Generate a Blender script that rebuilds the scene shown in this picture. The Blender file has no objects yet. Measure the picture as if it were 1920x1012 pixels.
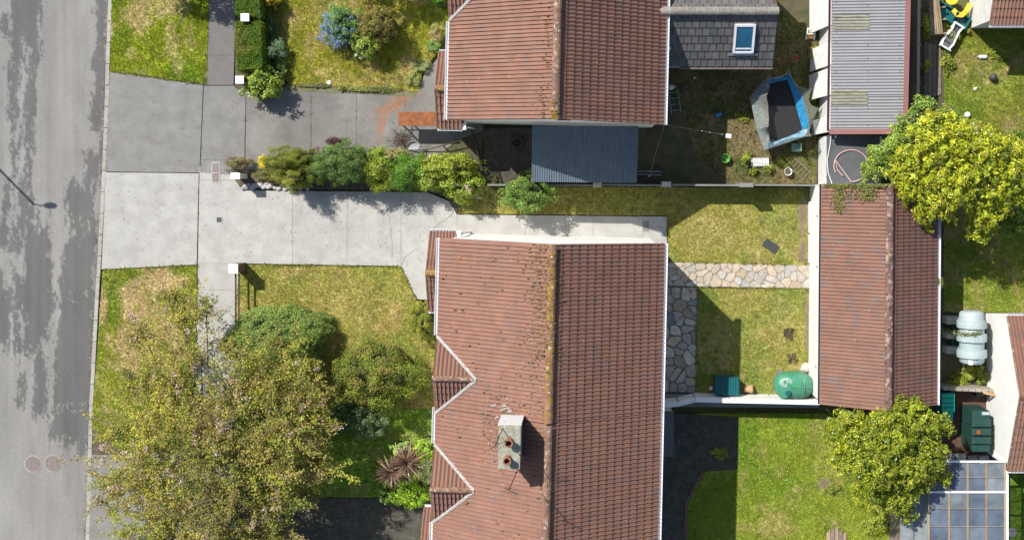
import bpy, bmesh, math, random
import numpy as np
from mathutils import Vector, Matrix, Euler
from mathutils.geometry import delaunay_2d_cdt
random.seed(7)
SC = bpy.context.scene
COL = SC.collection
R = math.radians
# ---------------------------------------------------------------- camera, sky, sun
H, F, XN, YN = 46.0, 2024.0, 1110.0, 340.0      # drone height, focal length in photo pixels, point straight below
cam = bpy.data.cameras.new('camera'); camo = bpy.data.objects.new('camera', cam); COL.objects.link(camo)
camo.location = (0, 0, H); camo.rotation_euler = (0, 0, 0)
cam.sensor_width = 36; cam.lens = F/1920*36
cam.shift_x = (960-XN)/1920; cam.shift_y = -(506-YN)/1920
cam.clip_end = 2000; SC.camera = camo
w = bpy.data.worlds.new('World'); SC.world = w; w.use_nodes = True
nt = w.node_tree; nt.nodes.clear()
sky = nt.nodes.new('ShaderNodeTexSky'); sky.sky_type = 'NISHITA'; sky.sun_disc = False
sky.sun_elevation = R(45); sky.sun_rotation = R(315)
bg = nt.nodes.new('ShaderNodeBackground'); bg.inputs[1].default_value = 0.095
out = nt.nodes.new('ShaderNodeOutputWorld')
nt.links.new(sky.outputs[0], bg.inputs[0]); nt.links.new(bg.outputs[0], out.inputs[0])
sl = bpy.data.lights.new('sun', 'SUN'); sl.energy = 4.6; sl.angle = R(0.5); sl.color = (1, .955, .88)
so = bpy.data.objects.new('sun', sl); COL.objects.link(so); so.location = (-30, 30, 40)
so.rotation_euler = Vector((.70, -.713, -1)).to_track_quat('-Z', 'Y').to_euler()
vs = SC.view_settings; vs.view_transform = 'Standard'; vs.look = 'None'; vs.gamma = 1; vs.exposure = 0.45; vs.use_curve_mapping = False
SC.render.engine = 'CYCLES'
# ---------------------------------------------------------------- helpers
def P(x, y, h=0.0):
    k = (H-h)/F
    return Vector(((x-XN)*k, -(y-YN)*k, h))
def P2(x, y, h=0.0):
    v = P(x, y, h); return (v.x, v.y)
def PP(pts, h=0.0): return [P2(x, y, h) for x, y in pts]
def srgb(r, g, b, k=1.0):
    f = lambda c: (c/255/12.92 if c/255 <= .04045 else ((c/255+.055)/1.055)**2.4)*k
    return (f(r), f(g), f(b))
def hash2(ix, iy, seed):
    n = (ix.astype(np.int64)*374761393 + iy.astype(np.int64)*668265263 + seed*1442695041) & 0x7fffffff
    n = ((n ^ (n >> 13))*1274126177) & 0x7fffffff
    return ((n ^ (n >> 16)) & 0xffff)/65535.0
def vnoise(x, y, seed=0):
    x = np.asarray(x, float); y = np.asarray(y, float)
    ix = np.floor(x); iy = np.floor(y); fx = x-ix; fy = y-iy
    fx = fx*fx*(3-2*fx); fy = fy*fy*(3-2*fy)
    a = hash2(ix, iy, seed); b = hash2(ix+1, iy, seed); c = hash2(ix, iy+1, seed); d = hash2(ix+1, iy+1, seed)
    return (a*(1-fx)+b*fx)*(1-fy)+(c*(1-fx)+d*fx)*fy
def fbm(x, y, seed=0, oct=4):
    s = 0; a = .5; t = 0
    for i in range(oct):
        s = s+a*vnoise(np.asarray(x)*2**i, np.asarray(y)*2**i, seed+i*17); t += a; a *= .55
    return s/t
def inpoly(x, y, poly):
    x = np.asarray(x); y = np.asarray(y); c = np.zeros(x.shape, bool); n = len(poly)
    for i in range(n):
        x1, y1 = poly[i]; x2, y2 = poly[(i+1) % n]
        if y1 == y2: continue
        c ^= ((y1 > y) != (y2 > y)) & (x < (x2-x1)*(y-y1)/(y2-y1)+x1)
    return c
def area(poly):
    return .5*sum(poly[i][0]*poly[(i+1) % len(poly)][1]-poly[(i+1) % len(poly)][0]*poly[i][1] for i in range(len(poly)))
def ccw(poly): return list(poly) if area(poly) > 0 else list(poly)[::-1]
def clip(poly, a, b, c):           # keep a*x+b*y <= c
    o = []; n = len(poly)
    for i in range(n):
        p = poly[i]; q = poly[(i+1) % n]; dp = a*p[0]+b*p[1]-c; dq = a*q[0]+b*q[1]-c
        if dp <= 0: o.append(p)
        if dp*dq < 0:
            t = dp/(dp-dq); o.append((p[0]+(q[0]-p[0])*t, p[1]+(q[1]-p[1])*t))
    return o
def inset(poly, d):
    poly = ccw(poly); res = poly
    for i in range(len(poly)):
        p = poly[i]; q = poly[(i+1) % len(poly)]; dx, dy = q[0]-p[0], q[1]-p[1]; l = math.hypot(dx, dy)
        if l < 1e-6: continue
        a, b = dy/l, -dx/l
        res = clip(res, a, b, a*p[0]+b*p[1]-d)
        if len(res) < 3: return []
    return res
def shrink(poly, d):
    poly = ccw(poly); n = len(poly); r = []
    for i in range(n):
        p0, p1, p2 = Vector(poly[i-1]), Vector(poly[i]), Vector(poly[(i+1) % n]); a = (p1-p0).normalized(); b = (p2-p1).normalized()
        na, nb = Vector((-a.y, a.x)), Vector((-b.y, b.x)); m = na+nb; k = m.dot(na)
        q = p1+m*(d/max(k, .3)); r.append((q.x, q.y))
    return r
# ---------------------------------------------------------------- materials
def rampmix(nt, fac, stops):
    r = nt.nodes.new('ShaderNodeValToRGB'); e = r.color_ramp.elements
    while len(e) < len(stops): e.new(.5)
    for el, (p, c) in zip(e, stops): el.position = p; el.color = (*c, 1)
    nt.links.new(fac, r.inputs[0]); return r.outputs[0]
def mixc(nt, fac, a, b, mode='MIX'):
    m = nt.nodes.new('ShaderNodeMix'); m.data_type = 'RGBA'; m.blend_type = mode
    for s, i in ((fac, 0), (a, 6), (b, 7)):
        if hasattr(s, 'links'): nt.links.new(s, m.inputs[i])
        elif isinstance(s, tuple): m.inputs[i].default_value = (*s[:3], 1)
        else: m.inputs[i].default_value = s
    return m.outputs[2]
def noise(nt, pos, scale, detail=5, rough=.55, stretch=None, dist=0):
    n = nt.nodes.new('ShaderNodeTexNoise'); n.inputs['Scale'].default_value = scale; n.inputs['Detail'].default_value = detail
    n.inputs['Roughness'].default_value = rough; n.inputs['Distortion'].default_value = dist
    if stretch:
        m = nt.nodes.new('ShaderNodeMapping'); m.inputs['Scale'].default_value = stretch; nt.links.new(pos, m.inputs[0]); nt.links.new(m.outputs[0], n.inputs[0])
    else: nt.links.new(pos, n.inputs[0])
    return n.outputs[0]
def mrange(nt, v, a, b, c=0., d=1.):
    m = nt.nodes.new('ShaderNodeMapRange'); m.inputs[1].default_value = a; m.inputs[2].default_value = b; m.inputs[3].default_value = c; m.inputs[4].default_value = d
    nt.links.new(v, m.inputs[0]); return m.outputs[0]
MATS = {}
def mat(name, c, rough=.8, var=.2, scale=3., c2=None, fine=.12, fscale=45., bump=.25, bscale=60., spec=.35, metal=0., rnd=0., attr=False,
        spots=None, stretch=None, alpha=1., trans=0., palette=None, coat=0.):
    if name in MATS: return MATS[name]
    m = bpy.data.materials.new(name); m.use_nodes = True; nt = m.node_tree; nt.nodes.clear()
    o = nt.nodes.new('ShaderNodeOutputMaterial'); b = nt.nodes.new('ShaderNodeBsdfPrincipled'); nt.links.new(b.outputs[0], o.inputs[0])
    g = nt.nodes.new('ShaderNodeNewGeometry'); pos = g.outputs['Position']
    rv = None
    if rnd or palette:
        oi = nt.nodes.new('ShaderNodeObjectInfo'); ad = nt.nodes.new('ShaderNodeMath'); ad.operation = 'ADD'
        nt.links.new(oi.outputs['Random'], ad.inputs[0]); nt.links.new(g.outputs['Random Per Island'], ad.inputs[1])
        fr = nt.nodes.new('ShaderNodeMath'); fr.operation = 'FRACT'; nt.links.new(ad.outputs[0], fr.inputs[0]); rv = fr.outputs[0]
    if attr:
        a = nt.nodes.new('ShaderNodeVertexColor'); a.layer_name = 'Col'; base = a.outputs[0]
    elif palette: base = rampmix(nt, rv, [(i/(len(palette)-1), p) for i, p in enumerate(palette)])
    else: base = c
    if c2:
        base = mixc(nt, mrange(nt, noise(nt, pos, scale, 6, .6, stretch), .35, .65), base, c2)
    if var:
        v = mrange(nt, noise(nt, pos, scale*1.7, 5, .6, stretch), .3, .7, 1-var, 1+var)
        cm = nt.nodes.new('ShaderNodeCombineColor'); [nt.links.new(v, cm.inputs[i]) for i in range(3)]
        base = mixc(nt, 1., base, cm.outputs[0], 'MULTIPLY')
    if fine:
        v = mrange(nt, noise(nt, pos, fscale, 3, .7), .25, .75, 1-fine, 1+fine)
        cm = nt.nodes.new('ShaderNodeCombineColor'); [nt.links.new(v, cm.inputs[i]) for i in range(3)]
        base = mixc(nt, 1., base, cm.outputs[0], 'MULTIPLY')
    if rnd:
        mu = nt.nodes.new('ShaderNodeMath'); mu.operation = 'MULTIPLY'; nt.links.new(rv, mu.inputs[0]); mu.inputs[1].default_value = 7.31
        f2 = nt.nodes.new('ShaderNodeMath'); f2.operation = 'FRACT'; nt.links.new(mu.outputs[0], f2.inputs[0])
        v = mrange(nt, f2.outputs[0], 0, 1, 1-rnd, 1+rnd)
        cm = nt.nodes.new('ShaderNodeCombineColor'); [nt.links.new(v, cm.inputs[i]) for i in range(3)]
        base = mixc(nt, 1., base, cm.outputs[0], 'MULTIPLY')
    for (sc, th, sw, colr) in (spots or []):
        n = noise(nt, pos, sc, 3, .6)
        base = mixc(nt, mrange(nt, n, th, th+sw), base, colr)
    if hasattr(base, 'links'): nt.links.new(base, b.inputs['Base Color'])
    else: b.inputs['Base Color'].default_value = (*base, 1)
    b.inputs['Roughness'].default_value = rough; b.inputs['Specular IOR Level'].default_value = spec; b.inputs['Metallic'].default_value = metal
    b.inputs['Coat Weight'].default_value = coat
    if bump:
        bn = nt.nodes.new('ShaderNodeBump'); bn.inputs['Strength'].default_value = bump; bn.inputs['Distance'].default_value = .004
        nt.links.new(noise(nt, pos, bscale, 4, .65), bn.inputs['Height']); nt.links.new(bn.outputs[0], b.inputs['Normal'])
    if alpha < 1: b.inputs['Alpha'].default_value = alpha
    if trans:
        t = nt.nodes.new('ShaderNodeBsdfTranslucent'); mx = nt.nodes.new('ShaderNodeMixShader'); mx.inputs[0].default_value = trans
        if hasattr(base, 'links'): nt.links.new(base, t.inputs[0])
        else: t.inputs[0].default_value = (*base, 1)
        nt.links.new(b.outputs[0], mx.inputs[1]); nt.links.new(t.outputs[0], mx.inputs[2]); nt.links.new(mx.outputs[0], o.inputs[0])
    MATS[name] = m; return m
lichen = (.50, .46, .38)
TILE_P = [(.245, .131, .095), (.256, .133, .094), (.248, .133, .099), (.263, .135, .094), (.24, .127, .091), (.226, .134, .106), (.253, .134, .097)]
m_tile = mat('roof_tile', None, .82, .11, 1.0, palette=TILE_P, rnd=.045, fine=.1, fscale=38, bump=.3, bscale=90, spots=[(9., .70, .03, lichen), (13., .735, .02, (.03, .024, .015))])
m_ridge = mat('ridge_tile', (.22, .125, .085), .85, .3, 4, fine=.3, fscale=30, rnd=.15, spots=[(7., .58, .06, (.40, .36, .30)), (6., .62, .05, (.09, .07, .035))])
m_ridge_moss = mat('ridge_tile_mossy', (.24, .125, .075), .9, .3, 4, fine=.3, fscale=30, rnd=.15, spots=[(3.6, .50, .08, (.27, .175, .035)), (7., .60, .06, (.45, .40, .33)), (8., .64, .05, (.07, .05, .02))])
m_shedridge = mat('shed_ridge', (.17, .10, .08), .85, .3, 4, fine=.3, fscale=30, rnd=.18, spots=[(5., .54, .05, (.36, .26, .2)), (6., .60, .05, (.05, .04, .035))])
m_moss = mat('moss', (.15, .10, .03), .95, .3, 8, c2=(.09, .065, .02), fine=.3)
m_deck = mat('roof_underlay', (.10, .06, .045), .9)
m_white = mat('white_render', (.80, .80, .77), .85, .05, 1.5, fine=.03, bump=.12)
m_whitedirty = mat('white_render_dirty', (.72, .72, .69), .85, .12, 2.5, fine=.05, spots=[(3.5, .66, .1, (.42, .40, .35))])
m_grender = mat('grey_render', (.42, .42, .41), .9, .12, 2)
m_upvc = mat('white_plastic', (.80, .80, .82), .4, .04, 2, fine=.03, bump=0)
m_mortar = mat('mortar', (.40, .385, .355), .9, .25, 6, fine=.25, fscale=30)
m_conc = mat('concrete_light', (.425, .415, .385), .9, .12, 1.1, c2=(.37, .36, .335), fine=.22, fscale=24, rnd=.03, bump=.2, spots=[(1.3, .66, .12, (.50, .49, .46)), (5., .70, .08, (.34, .32, .29)), (1.9, .65, .10, (.33, .318, .29))])
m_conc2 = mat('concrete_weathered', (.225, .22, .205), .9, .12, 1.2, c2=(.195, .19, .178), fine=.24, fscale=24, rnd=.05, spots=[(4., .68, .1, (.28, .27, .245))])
m_drive = mat('drive_asphalt', None, .93, .12, 1.2, attr=True, fine=.28, fscale=22, spots=[(5, .70, .08, (.28, .265, .24))])
m_path_tar = mat('footpath_tar', (.165, .155, .148), .93, .12, 1.5, fine=.18, fscale=60)
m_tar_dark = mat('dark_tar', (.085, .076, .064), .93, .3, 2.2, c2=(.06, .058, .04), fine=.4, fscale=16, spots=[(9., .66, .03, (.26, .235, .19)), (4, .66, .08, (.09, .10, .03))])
m_road = mat('road_surface', None, .92, .07, .8, attr=True, fine=.2, fscale=26, stretch=(1, .25, 1))
m_kerb = mat('kerb_stone', (.36, .34, .30), .9, .15, 3, rnd=.08, spots=[(6, .64, .05, (.2, .18, .14))])
m_joint = mat('joint', (.17, .155, .135), .95, .3, 5)
m_soil = mat('soil', (.085, .066, .045), .95, .3, 3, c2=(.13, .105, .07), fine=.3, fscale=30, bump=.6, bscale=25)
m_dirt = mat('yard_dirt', (.105, .085, .055), .95, .25, 1.5, c2=(.07, .075, .03), fine=.35, fscale=25, bump=.6, bscale=25, spots=[(14, .70, .04, (.28, .26, .2))])
m_lawn = mat('lawn_ground', None, .95, .15, 2, attr=True, fine=.3, fscale=35, bump=.6, bscale=40)
m_blade = mat('grass_blade', None, .7, .0, 1, attr=True, fine=0, bump=0, trans=.35)
m_leaf = mat('leaf', None, .55, .0, 1, attr=True, fine=0, bump=0, trans=.28, spec=.4)
m_gloss = mat('glossy_leaf', None, .34, .0, 1, attr=True, fine=0, bump=0, trans=.22, spec=.5)
m_bark = mat('bark', (.13, .095, .07), .9, .3, 8, fine=.3)
m_stone = mat('paving_stone', None, .88, .22, 3.5, palette=[(.46, .40, .31), (.39, .37, .33), (.50, .41, .31), (.36, .36, .34), (.48, .44, .37), (.42, .34, .25), (.41, .41, .39)], rnd=.12, fine=.2, spots=[(5, .64, .06, (.2, .18, .15))])
m_stone_shade = mat('paving_stone_shade_toned', None, .88, .25, 3.5, palette=[(.36, .33, .28), (.44, .41, .36), (.20, .24, .24), (.40, .32, .22), (.50, .45, .38), (.22, .20, .19)], rnd=.2, fine=.2)  # greyer, darker copy of the paving stone; house shade put into the colours
m_rock = mat('rock', (.38, .37, .36), .9, .2, 6, rnd=.25)
m_slate = mat('slate', None, .62, .2, 3, palette=[(.095, .093, .09), (.112, .109, .105), (.088, .087, .086), (.13, .126, .12)], rnd=.12, fine=.15, spec=.5)
m_leadgrey = mat('lead', (.22, .22, .22), .7, .2, 4)
m_corr = mat('corrugated_grey', (.27, .27, .275), .55, .07, 1., fine=.05, fscale=20, bump=.05, spec=.4)
m_corrdark = mat('corrugated_slate_blue', (.10, .135, .165), .5, .12, 1.5, fine=.1, bump=.05, spots=[(20, .72, .02, (.2, .21, .2))])
m_translu = mat('translucent_sheet', (.30, .29, .20), .6, .3, 5, c2=(.17, .165, .10), stretch=(.5, 3, 1))
m_trim = mat('redbrown_trim', (.27, .13, .115), .5, .08, 2)
m_felt = mat('roof_felt', (.10, .105, .11), .9, .15, 1.2, fine=.2)
m_rust = mat('rust', (.29, .105, .035), .8, .3, 3, c2=(.19, .07, .03), fine=.3, spots=[(5, .68, .05, (.42, .36, .30)), (3, .66, .06, (.10, .05, .03))])
m_metal = mat('grey_metal', (.30, .31, .33), .45, .1, 4, metal=.5)
m_darkmetal = mat('dark_metal', (.03, .03, .032), .6, .1, 4)
m_rail = mat('brown_rail', (.07, .045, .035), .6, .1, 4)
m_brick = mat('brown_brick', (.14, .085, .055), .9, .25, 8)
m_terra = mat('terracotta', (.42, .27, .16), .85, .2, 5)
m_potred = mat('chimney_terracotta', (.30, .14, .09), .85, .25, 8, spots=[(9, .6, .05, (.10, .07, .05))])
m_chim = mat('chimney_render', (.34, .335, .27), .9, .2, 4, c2=(.26, .25, .18), fine=.3, fscale=25, spots=[(7, .62, .05, (.50, .48, .42)), (9, .64, .05, (.10, .10, .06))])
m_teal = mat('teal_plastic', (.012, .115, .125), .42, .1, 3, fine=.06, bump=.03)
m_tealb = mat('bright_teal_plastic', (.01, .33, .24), .42, .1, 3, bump=.03)
m_tankg = mat('green_tank', (.045, .235, .135), .38, .12, 2, c2=(.085, .26, .165), fine=.06, bump=.03)
m_tankw = mat('pale_green_patch', (.26, .42, .34), .5, .1, 5, bump=0)
m_tankp = mat('pale_tank', (.34, .43, .435), .5, .1, 2, c2=(.40, .47, .47), fine=.05, bump=.03)
m_tankd = mat('dark_green_tank', (.02, .062, .052), .45, .12, 3, bump=.03)
m_wood = mat('timber', (.36, .27, .17), .85, .2, 5, rnd=.2, stretch=(1, .2, 1), fine=.2)
m_woodgrey = mat('weathered_timber', (.20, .165, .13), .9, .25, 5, rnd=.25, fine=.3)
m_plank = mat('fresh_plank', (.45, .28, .12), .8, .15, 5)
m_glass = mat('window_glass', (.02, .11, .19), .08, .2, 1.5, bump=0, fine=0, spec=.8)
m_poly = mat('polycarbonate', None, .2, .3, 1.2, fine=.05, bump=.02, alpha=.42, spec=.6, palette=[(.19, .24, .31), (.26, .31, .36), (.17, .22, .30), (.36, .39, .41), (.20, .26, .29)])
m_blackmat = mat('black_mat', (.022, .021, .022), .7, .15, 3, fine=.1)
m_pad = mat('blue_pad', (.012, .17, .36), .45, .35, 5, c2=(.04, .26, .46), fine=.1)
m_padpale = mat('pale_blue_pad', (.13, .30, .42), .5, .3, 5, c2=(.30, .46, .55), fine=.1)
m_net = mat('safety_net', (.24, .25, .205), .9, .35, 5, alpha=.68, bump=0)
m_yellow = mat('yellow_plastic', (.72, .50, .04), .45, .15, 6, bump=.02)
m_red = mat('red_plastic', (.45, .04, .07), .45, .1, 6, bump=0)
m_blue = mat('blue_plastic', (.03, .25, .55), .45, .1, 6, bump=0)
m_greenp = mat('lime_bucket', (.10, .33, .04), .45, .1, 6, bump=0)
m_greyp = mat('dark_grey_plastic', (.06, .062, .07), .5, .12, 6, bump=0)
m_hose = mat('pink_hose', (.55, .38, .35), .5, .05, 6, bump=0)
m_cover = mat('pink_cover', (.235, .195, .185), .8, .12, 6)
m_coverd = mat('dark_cover', (.075, .08, .095), .6, .2, 9)
m_coverg = mat('grey_cover', (.20, .20, .20), .7, .2, 9)
m_ground = mat('ground', (.10, .11, .03), .95, .3, .5, c2=(.13, .115, .05), fine=.3, fscale=20)
# ---------------------------------------------------------------- object helpers
WM = {}
def tag(o, label=None, cat=None, group=None, kind=None):
    if label: o['label'] = label
    if cat: o['category'] = cat
    if group: o['group'] = group
    if kind: o['kind'] = kind
    return o
def thing(name, label, cat, loc=(0, 0, 0), rz=0., group=None, kind=None):
    o = bpy.data.objects.new(name, None); COL.objects.link(o); o.location = loc; o.rotation_euler = (0, 0, rz); o.empty_display_size = .2
    WM[o] = Matrix.Translation(Vector(loc)) @ Matrix.Rotation(rz, 4, 'Z')
    return tag(o, label, cat, group, kind)
def link(name, me, parent=None, mx=None):
    o = bpy.data.objects.new(name, me); COL.objects.link(o)
    if parent is not None: o.parent = parent
    if mx is not None: o.matrix_basis = mx
    return o
def np_mesh(name, V, Fc, m, cols=None, smooth=False):
    me = bpy.data.meshes.new(name); V = np.asarray(V, np.float32); Fc = np.asarray(Fc, np.int32); k = Fc.shape[1]
    me.vertices.add(len(V)); me.vertices.foreach_set('co', V.ravel())
    me.loops.add(Fc.size); me.loops.foreach_set('vertex_index', Fc.ravel())
    me.polygons.add(len(Fc)); me.polygons.foreach_set('loop_start', np.arange(0, Fc.size, k, dtype=np.int32))
    me.polygons.foreach_set('loop_total', np.full(len(Fc), k, np.int32))
    me.polygons.foreach_set('use_smooth', np.full(len(Fc), smooth, bool))
    if cols is not None:
        a = me.color_attributes.new('Col', 'FLOAT_COLOR', 'POINT'); c4 = np.ones((len(V), 4), np.float32); c4[:, :3] = cols; a.data.foreach_set('color', c4.ravel())
    me.materials.append(m); me.update(calc_edges=True); return me
def finish(name, V, Fc, m, parent=None, cols=None, smooth=False, label=None, cat=None, group=None, kind=None, local=False):
    """V in world coordinates; origin goes to the parent's frame or to the thing's own base."""
    V = np.asarray(V, float)
    if parent is not None and not local:
        root = parent
        while root.parent is not None: root = root.parent
        M4 = np.array(WM.get(root, Matrix()).inverted()); V = V @ M4[:3, :3].T+M4[:3, 3]
        o = link(name, np_mesh(name, V, Fc, m, cols, smooth), parent)
    elif parent is not None: o = link(name, np_mesh(name, V, Fc, m, cols, smooth), parent)
    else:
        lo = V.min(0); hi = V.max(0); c = np.array([(lo[0]+hi[0])/2, (lo[1]+hi[1])/2, lo[2]])
        o = link(name, np_mesh(name, V-c, Fc, m, cols, smooth)); o.location = c; WM[o] = Matrix.Translation(Vector(c))
    return tag(o, label, cat, group, kind)
class MB:
    def __init__(s): s.v = []; s.f = []
    def add(s, vs, fs):
        b = len(s.v); s.v += [tuple(x) for x in vs]; s.f += [tuple(i+b for i in f) for f in fs]; return s
    def box(s, c, d, rz=0., rot=None):
        hx, hy, hz = d[0]/2, d[1]/2, d[2]/2; M3 = (rot or Euler((0, 0, rz))).to_matrix(); c = Vector(c)
        vs = [c+M3 @ Vector((x*hx, y*hy, z*hz)) for z in (-1, 1) for x, y in ((-1, -1), (1, -1), (1, 1), (-1, 1))]
        return s.add(vs, [(3, 2, 1, 0), (4, 5, 6, 7), (0, 1, 5, 4), (1, 2, 6, 5), (2, 3, 7, 6), (3, 0, 4, 7)])
    def prism(s, poly, z0, z1, bev=0.):
        poly = ccw(poly); n = len(poly)
        top = poly
        if bev:
            cx = sum(p[0] for p in poly)/n; cy = sum(p[1] for p in poly)/n
            top = []
            for p in poly:
                l = math.hypot(p[0]-cx, p[1]-cy) or 1; top.append((p[0]-(p[0]-cx)/l*bev, p[1]-(p[1]-cy)/l*bev))
        vs = [(x, y, z0) for x, y in poly]; fs = [tuple(range(n))[::-1]]
        if bev:
            vs += [(x, y, z1-bev*.6) for x, y in poly]+[(x, y, z1) for x, y in top]
            fs += [(i, (i+1) % n, n+(i+1) % n, n+i) for i in range(n)]+[(n+i, n+(i+1) % n, 2*n+(i+1) % n, 2*n+i) for i in range(n)]+[tuple(range(2*n, 3*n))]
        else:
            vs += [(x, y, z1) for x, y in poly]; fs += [(i, (i+1) % n, n+(i+1) % n, n+i) for i in range(n)]+[tuple(range(n, 2*n))]
        return s.add(vs, fs)
    def tube(s, path, r, n=6, r1=None, caps=True):
        path = [Vector(p) for p in path]; m = len(path); vs = []; fs = []
        for i, p in enumerate(path):
            t = (path[min(i+1, m-1)]-path[max(i-1, 0)])
            t = t.normalized() if t.length > 1e-9 else Vector((0, 0, 1))
            a = t.cross(Vector((0, 0, 1)))
            a = a.normalized() if a.length > 1e-3 else Vector((1, 0, 0)); b = t.cross(a)
            rr = r+((r1 if r1 is not None else r)-r)*i/max(m-1, 1)
            vs += [p+a*math.cos(2*math.pi*k/n)*rr+b*math.sin(2*math.pi*k/n)*rr for k in range(n)]
        for i in range(m-1): fs += [(i*n+k, i*n+(k+1) % n, (i+1)*n+(k+1) % n, (i+1)*n+k) for k in range(n)]
        if caps: fs += [tuple(range(n))[::-1], tuple(range((m-1)*n, m*n))]
        return s.add(vs, fs)
    def lathe(s, c, prof, n=20, axis='z', sq=(1, 1), closed=True):
        c = Vector(c); vs = []; m = len(prof)
        for r, z in prof:
            for k in range(n):
                a = 2*math.pi*k/n; x, y = math.cos(a)*r*sq[0], math.sin(a)*r*sq[1]
                vs.append(c+(Vector((x, y, z)) if axis == 'z' else Vector((z, x, y)) if axis == 'x' else Vector((y, z, x))))
        fs = [(i*n+k, i*n+(k+1) % n, (i+1)*n+(k+1) % n, (i+1)*n+k) for i in range(m-1) for k in range(n)]
        if closed: fs += [tuple(range(n))[::-1], tuple(range((m-1)*n, m*n))]
        return s.add(vs, fs)
    def build(s, name, m, parent=None, label=None, cat=None, group=None, kind=None, smooth=False, local=False, base=None):
        V = np.array(s.v, float); loc = None
        if parent is not None and not local:
            root = parent
            while root.parent is not None: root = root.parent
            M4 = np.array(WM.get(root, Matrix()).inverted()); V = V @ M4[:3, :3].T+M4[:3, 3]
        elif parent is None:
            lo = V.min(0); hi = V.max(0); loc = np.array([(lo[0]+hi[0])/2, (lo[1]+hi[1])/2, lo[2]]); V = V-loc
        me = bpy.data.meshes.new(name); me.from_pydata([tuple(v) for v in V], [], s.f)
        if smooth: me.polygons.foreach_set('use_smooth', np.ones(len(me.polygons), bool))
        me.materials.append(m); me.update()
        o = link(name, me, parent)
        if loc is not None: o.location = loc; WM[o] = Matrix.Translation(Vector(loc))
        return tag(o, label, cat, group, kind)
def sheet(name, poly, z, m, step=.15, colf=None, parent=None, label=None, cat=None, kind=None, relief=0.):
    """flat ground sheet over a world-space polygon with inner points that carry colour"""
    poly = ccw(poly); pts = []
    for i in range(len(poly)):
        p, q = poly[i], poly[(i+1) % len(poly)]; n = max(1, int(math.hypot(q[0]-p[0], q[1]-p[1])/step/1.5))
        pts += [(p[0]+(q[0]-p[0])*k/n, p[1]+(q[1]-p[1])*k/n) for k in range(n)]
    nb = len(pts); xs = [p[0] for p in poly]; ys = [p[1] for p in poly]
    gx, gy = np.meshgrid(np.arange(min(xs)+step/2, max(xs), step), np.arange(min(ys)+step/2, max(ys), step))
    gx = gx.ravel(); gy = gy.ravel(); rg = np.random.default_rng(3); gx = gx+rg.uniform(-.3, .3, gx.size)*step; gy = gy+rg.uniform(-.3, .3, gy.size)*step
    inn = inset(poly, step*.4); k = inpoly(gx, gy, poly)
    gx, gy = gx[k], gy[k]
    vin = [Vector(p) for p in pts]+[Vector((a, b)) for a, b in zip(gx, gy)]
    r = delaunay_2d_cdt(vin, [(i, (i+1) % nb) for i in range(nb)], [], 1, 1e-5)
    V = np.array([(v.x, v.y, z) for v in r[0]]); Fc = np.array([f for f in r[2] if len(f) == 3])
    a = V[Fc[:, 0], :2]; b = V[Fc[:, 1], :2]; c = V[Fc[:, 2], :2]
    cr = (b[:, 0]-a[:, 0])*(c[:, 1]-a[:, 1])-(b[:, 1]-a[:, 1])*(c[:, 0]-a[:, 0]); Fc[cr < 0] = Fc[cr < 0][:, ::-1]
    cols = colf(V[:, 0], V[:, 1]) if colf else None
    return finish(name, V, Fc, m, parent, cols, label=label, cat=cat, kind=kind)
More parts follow.
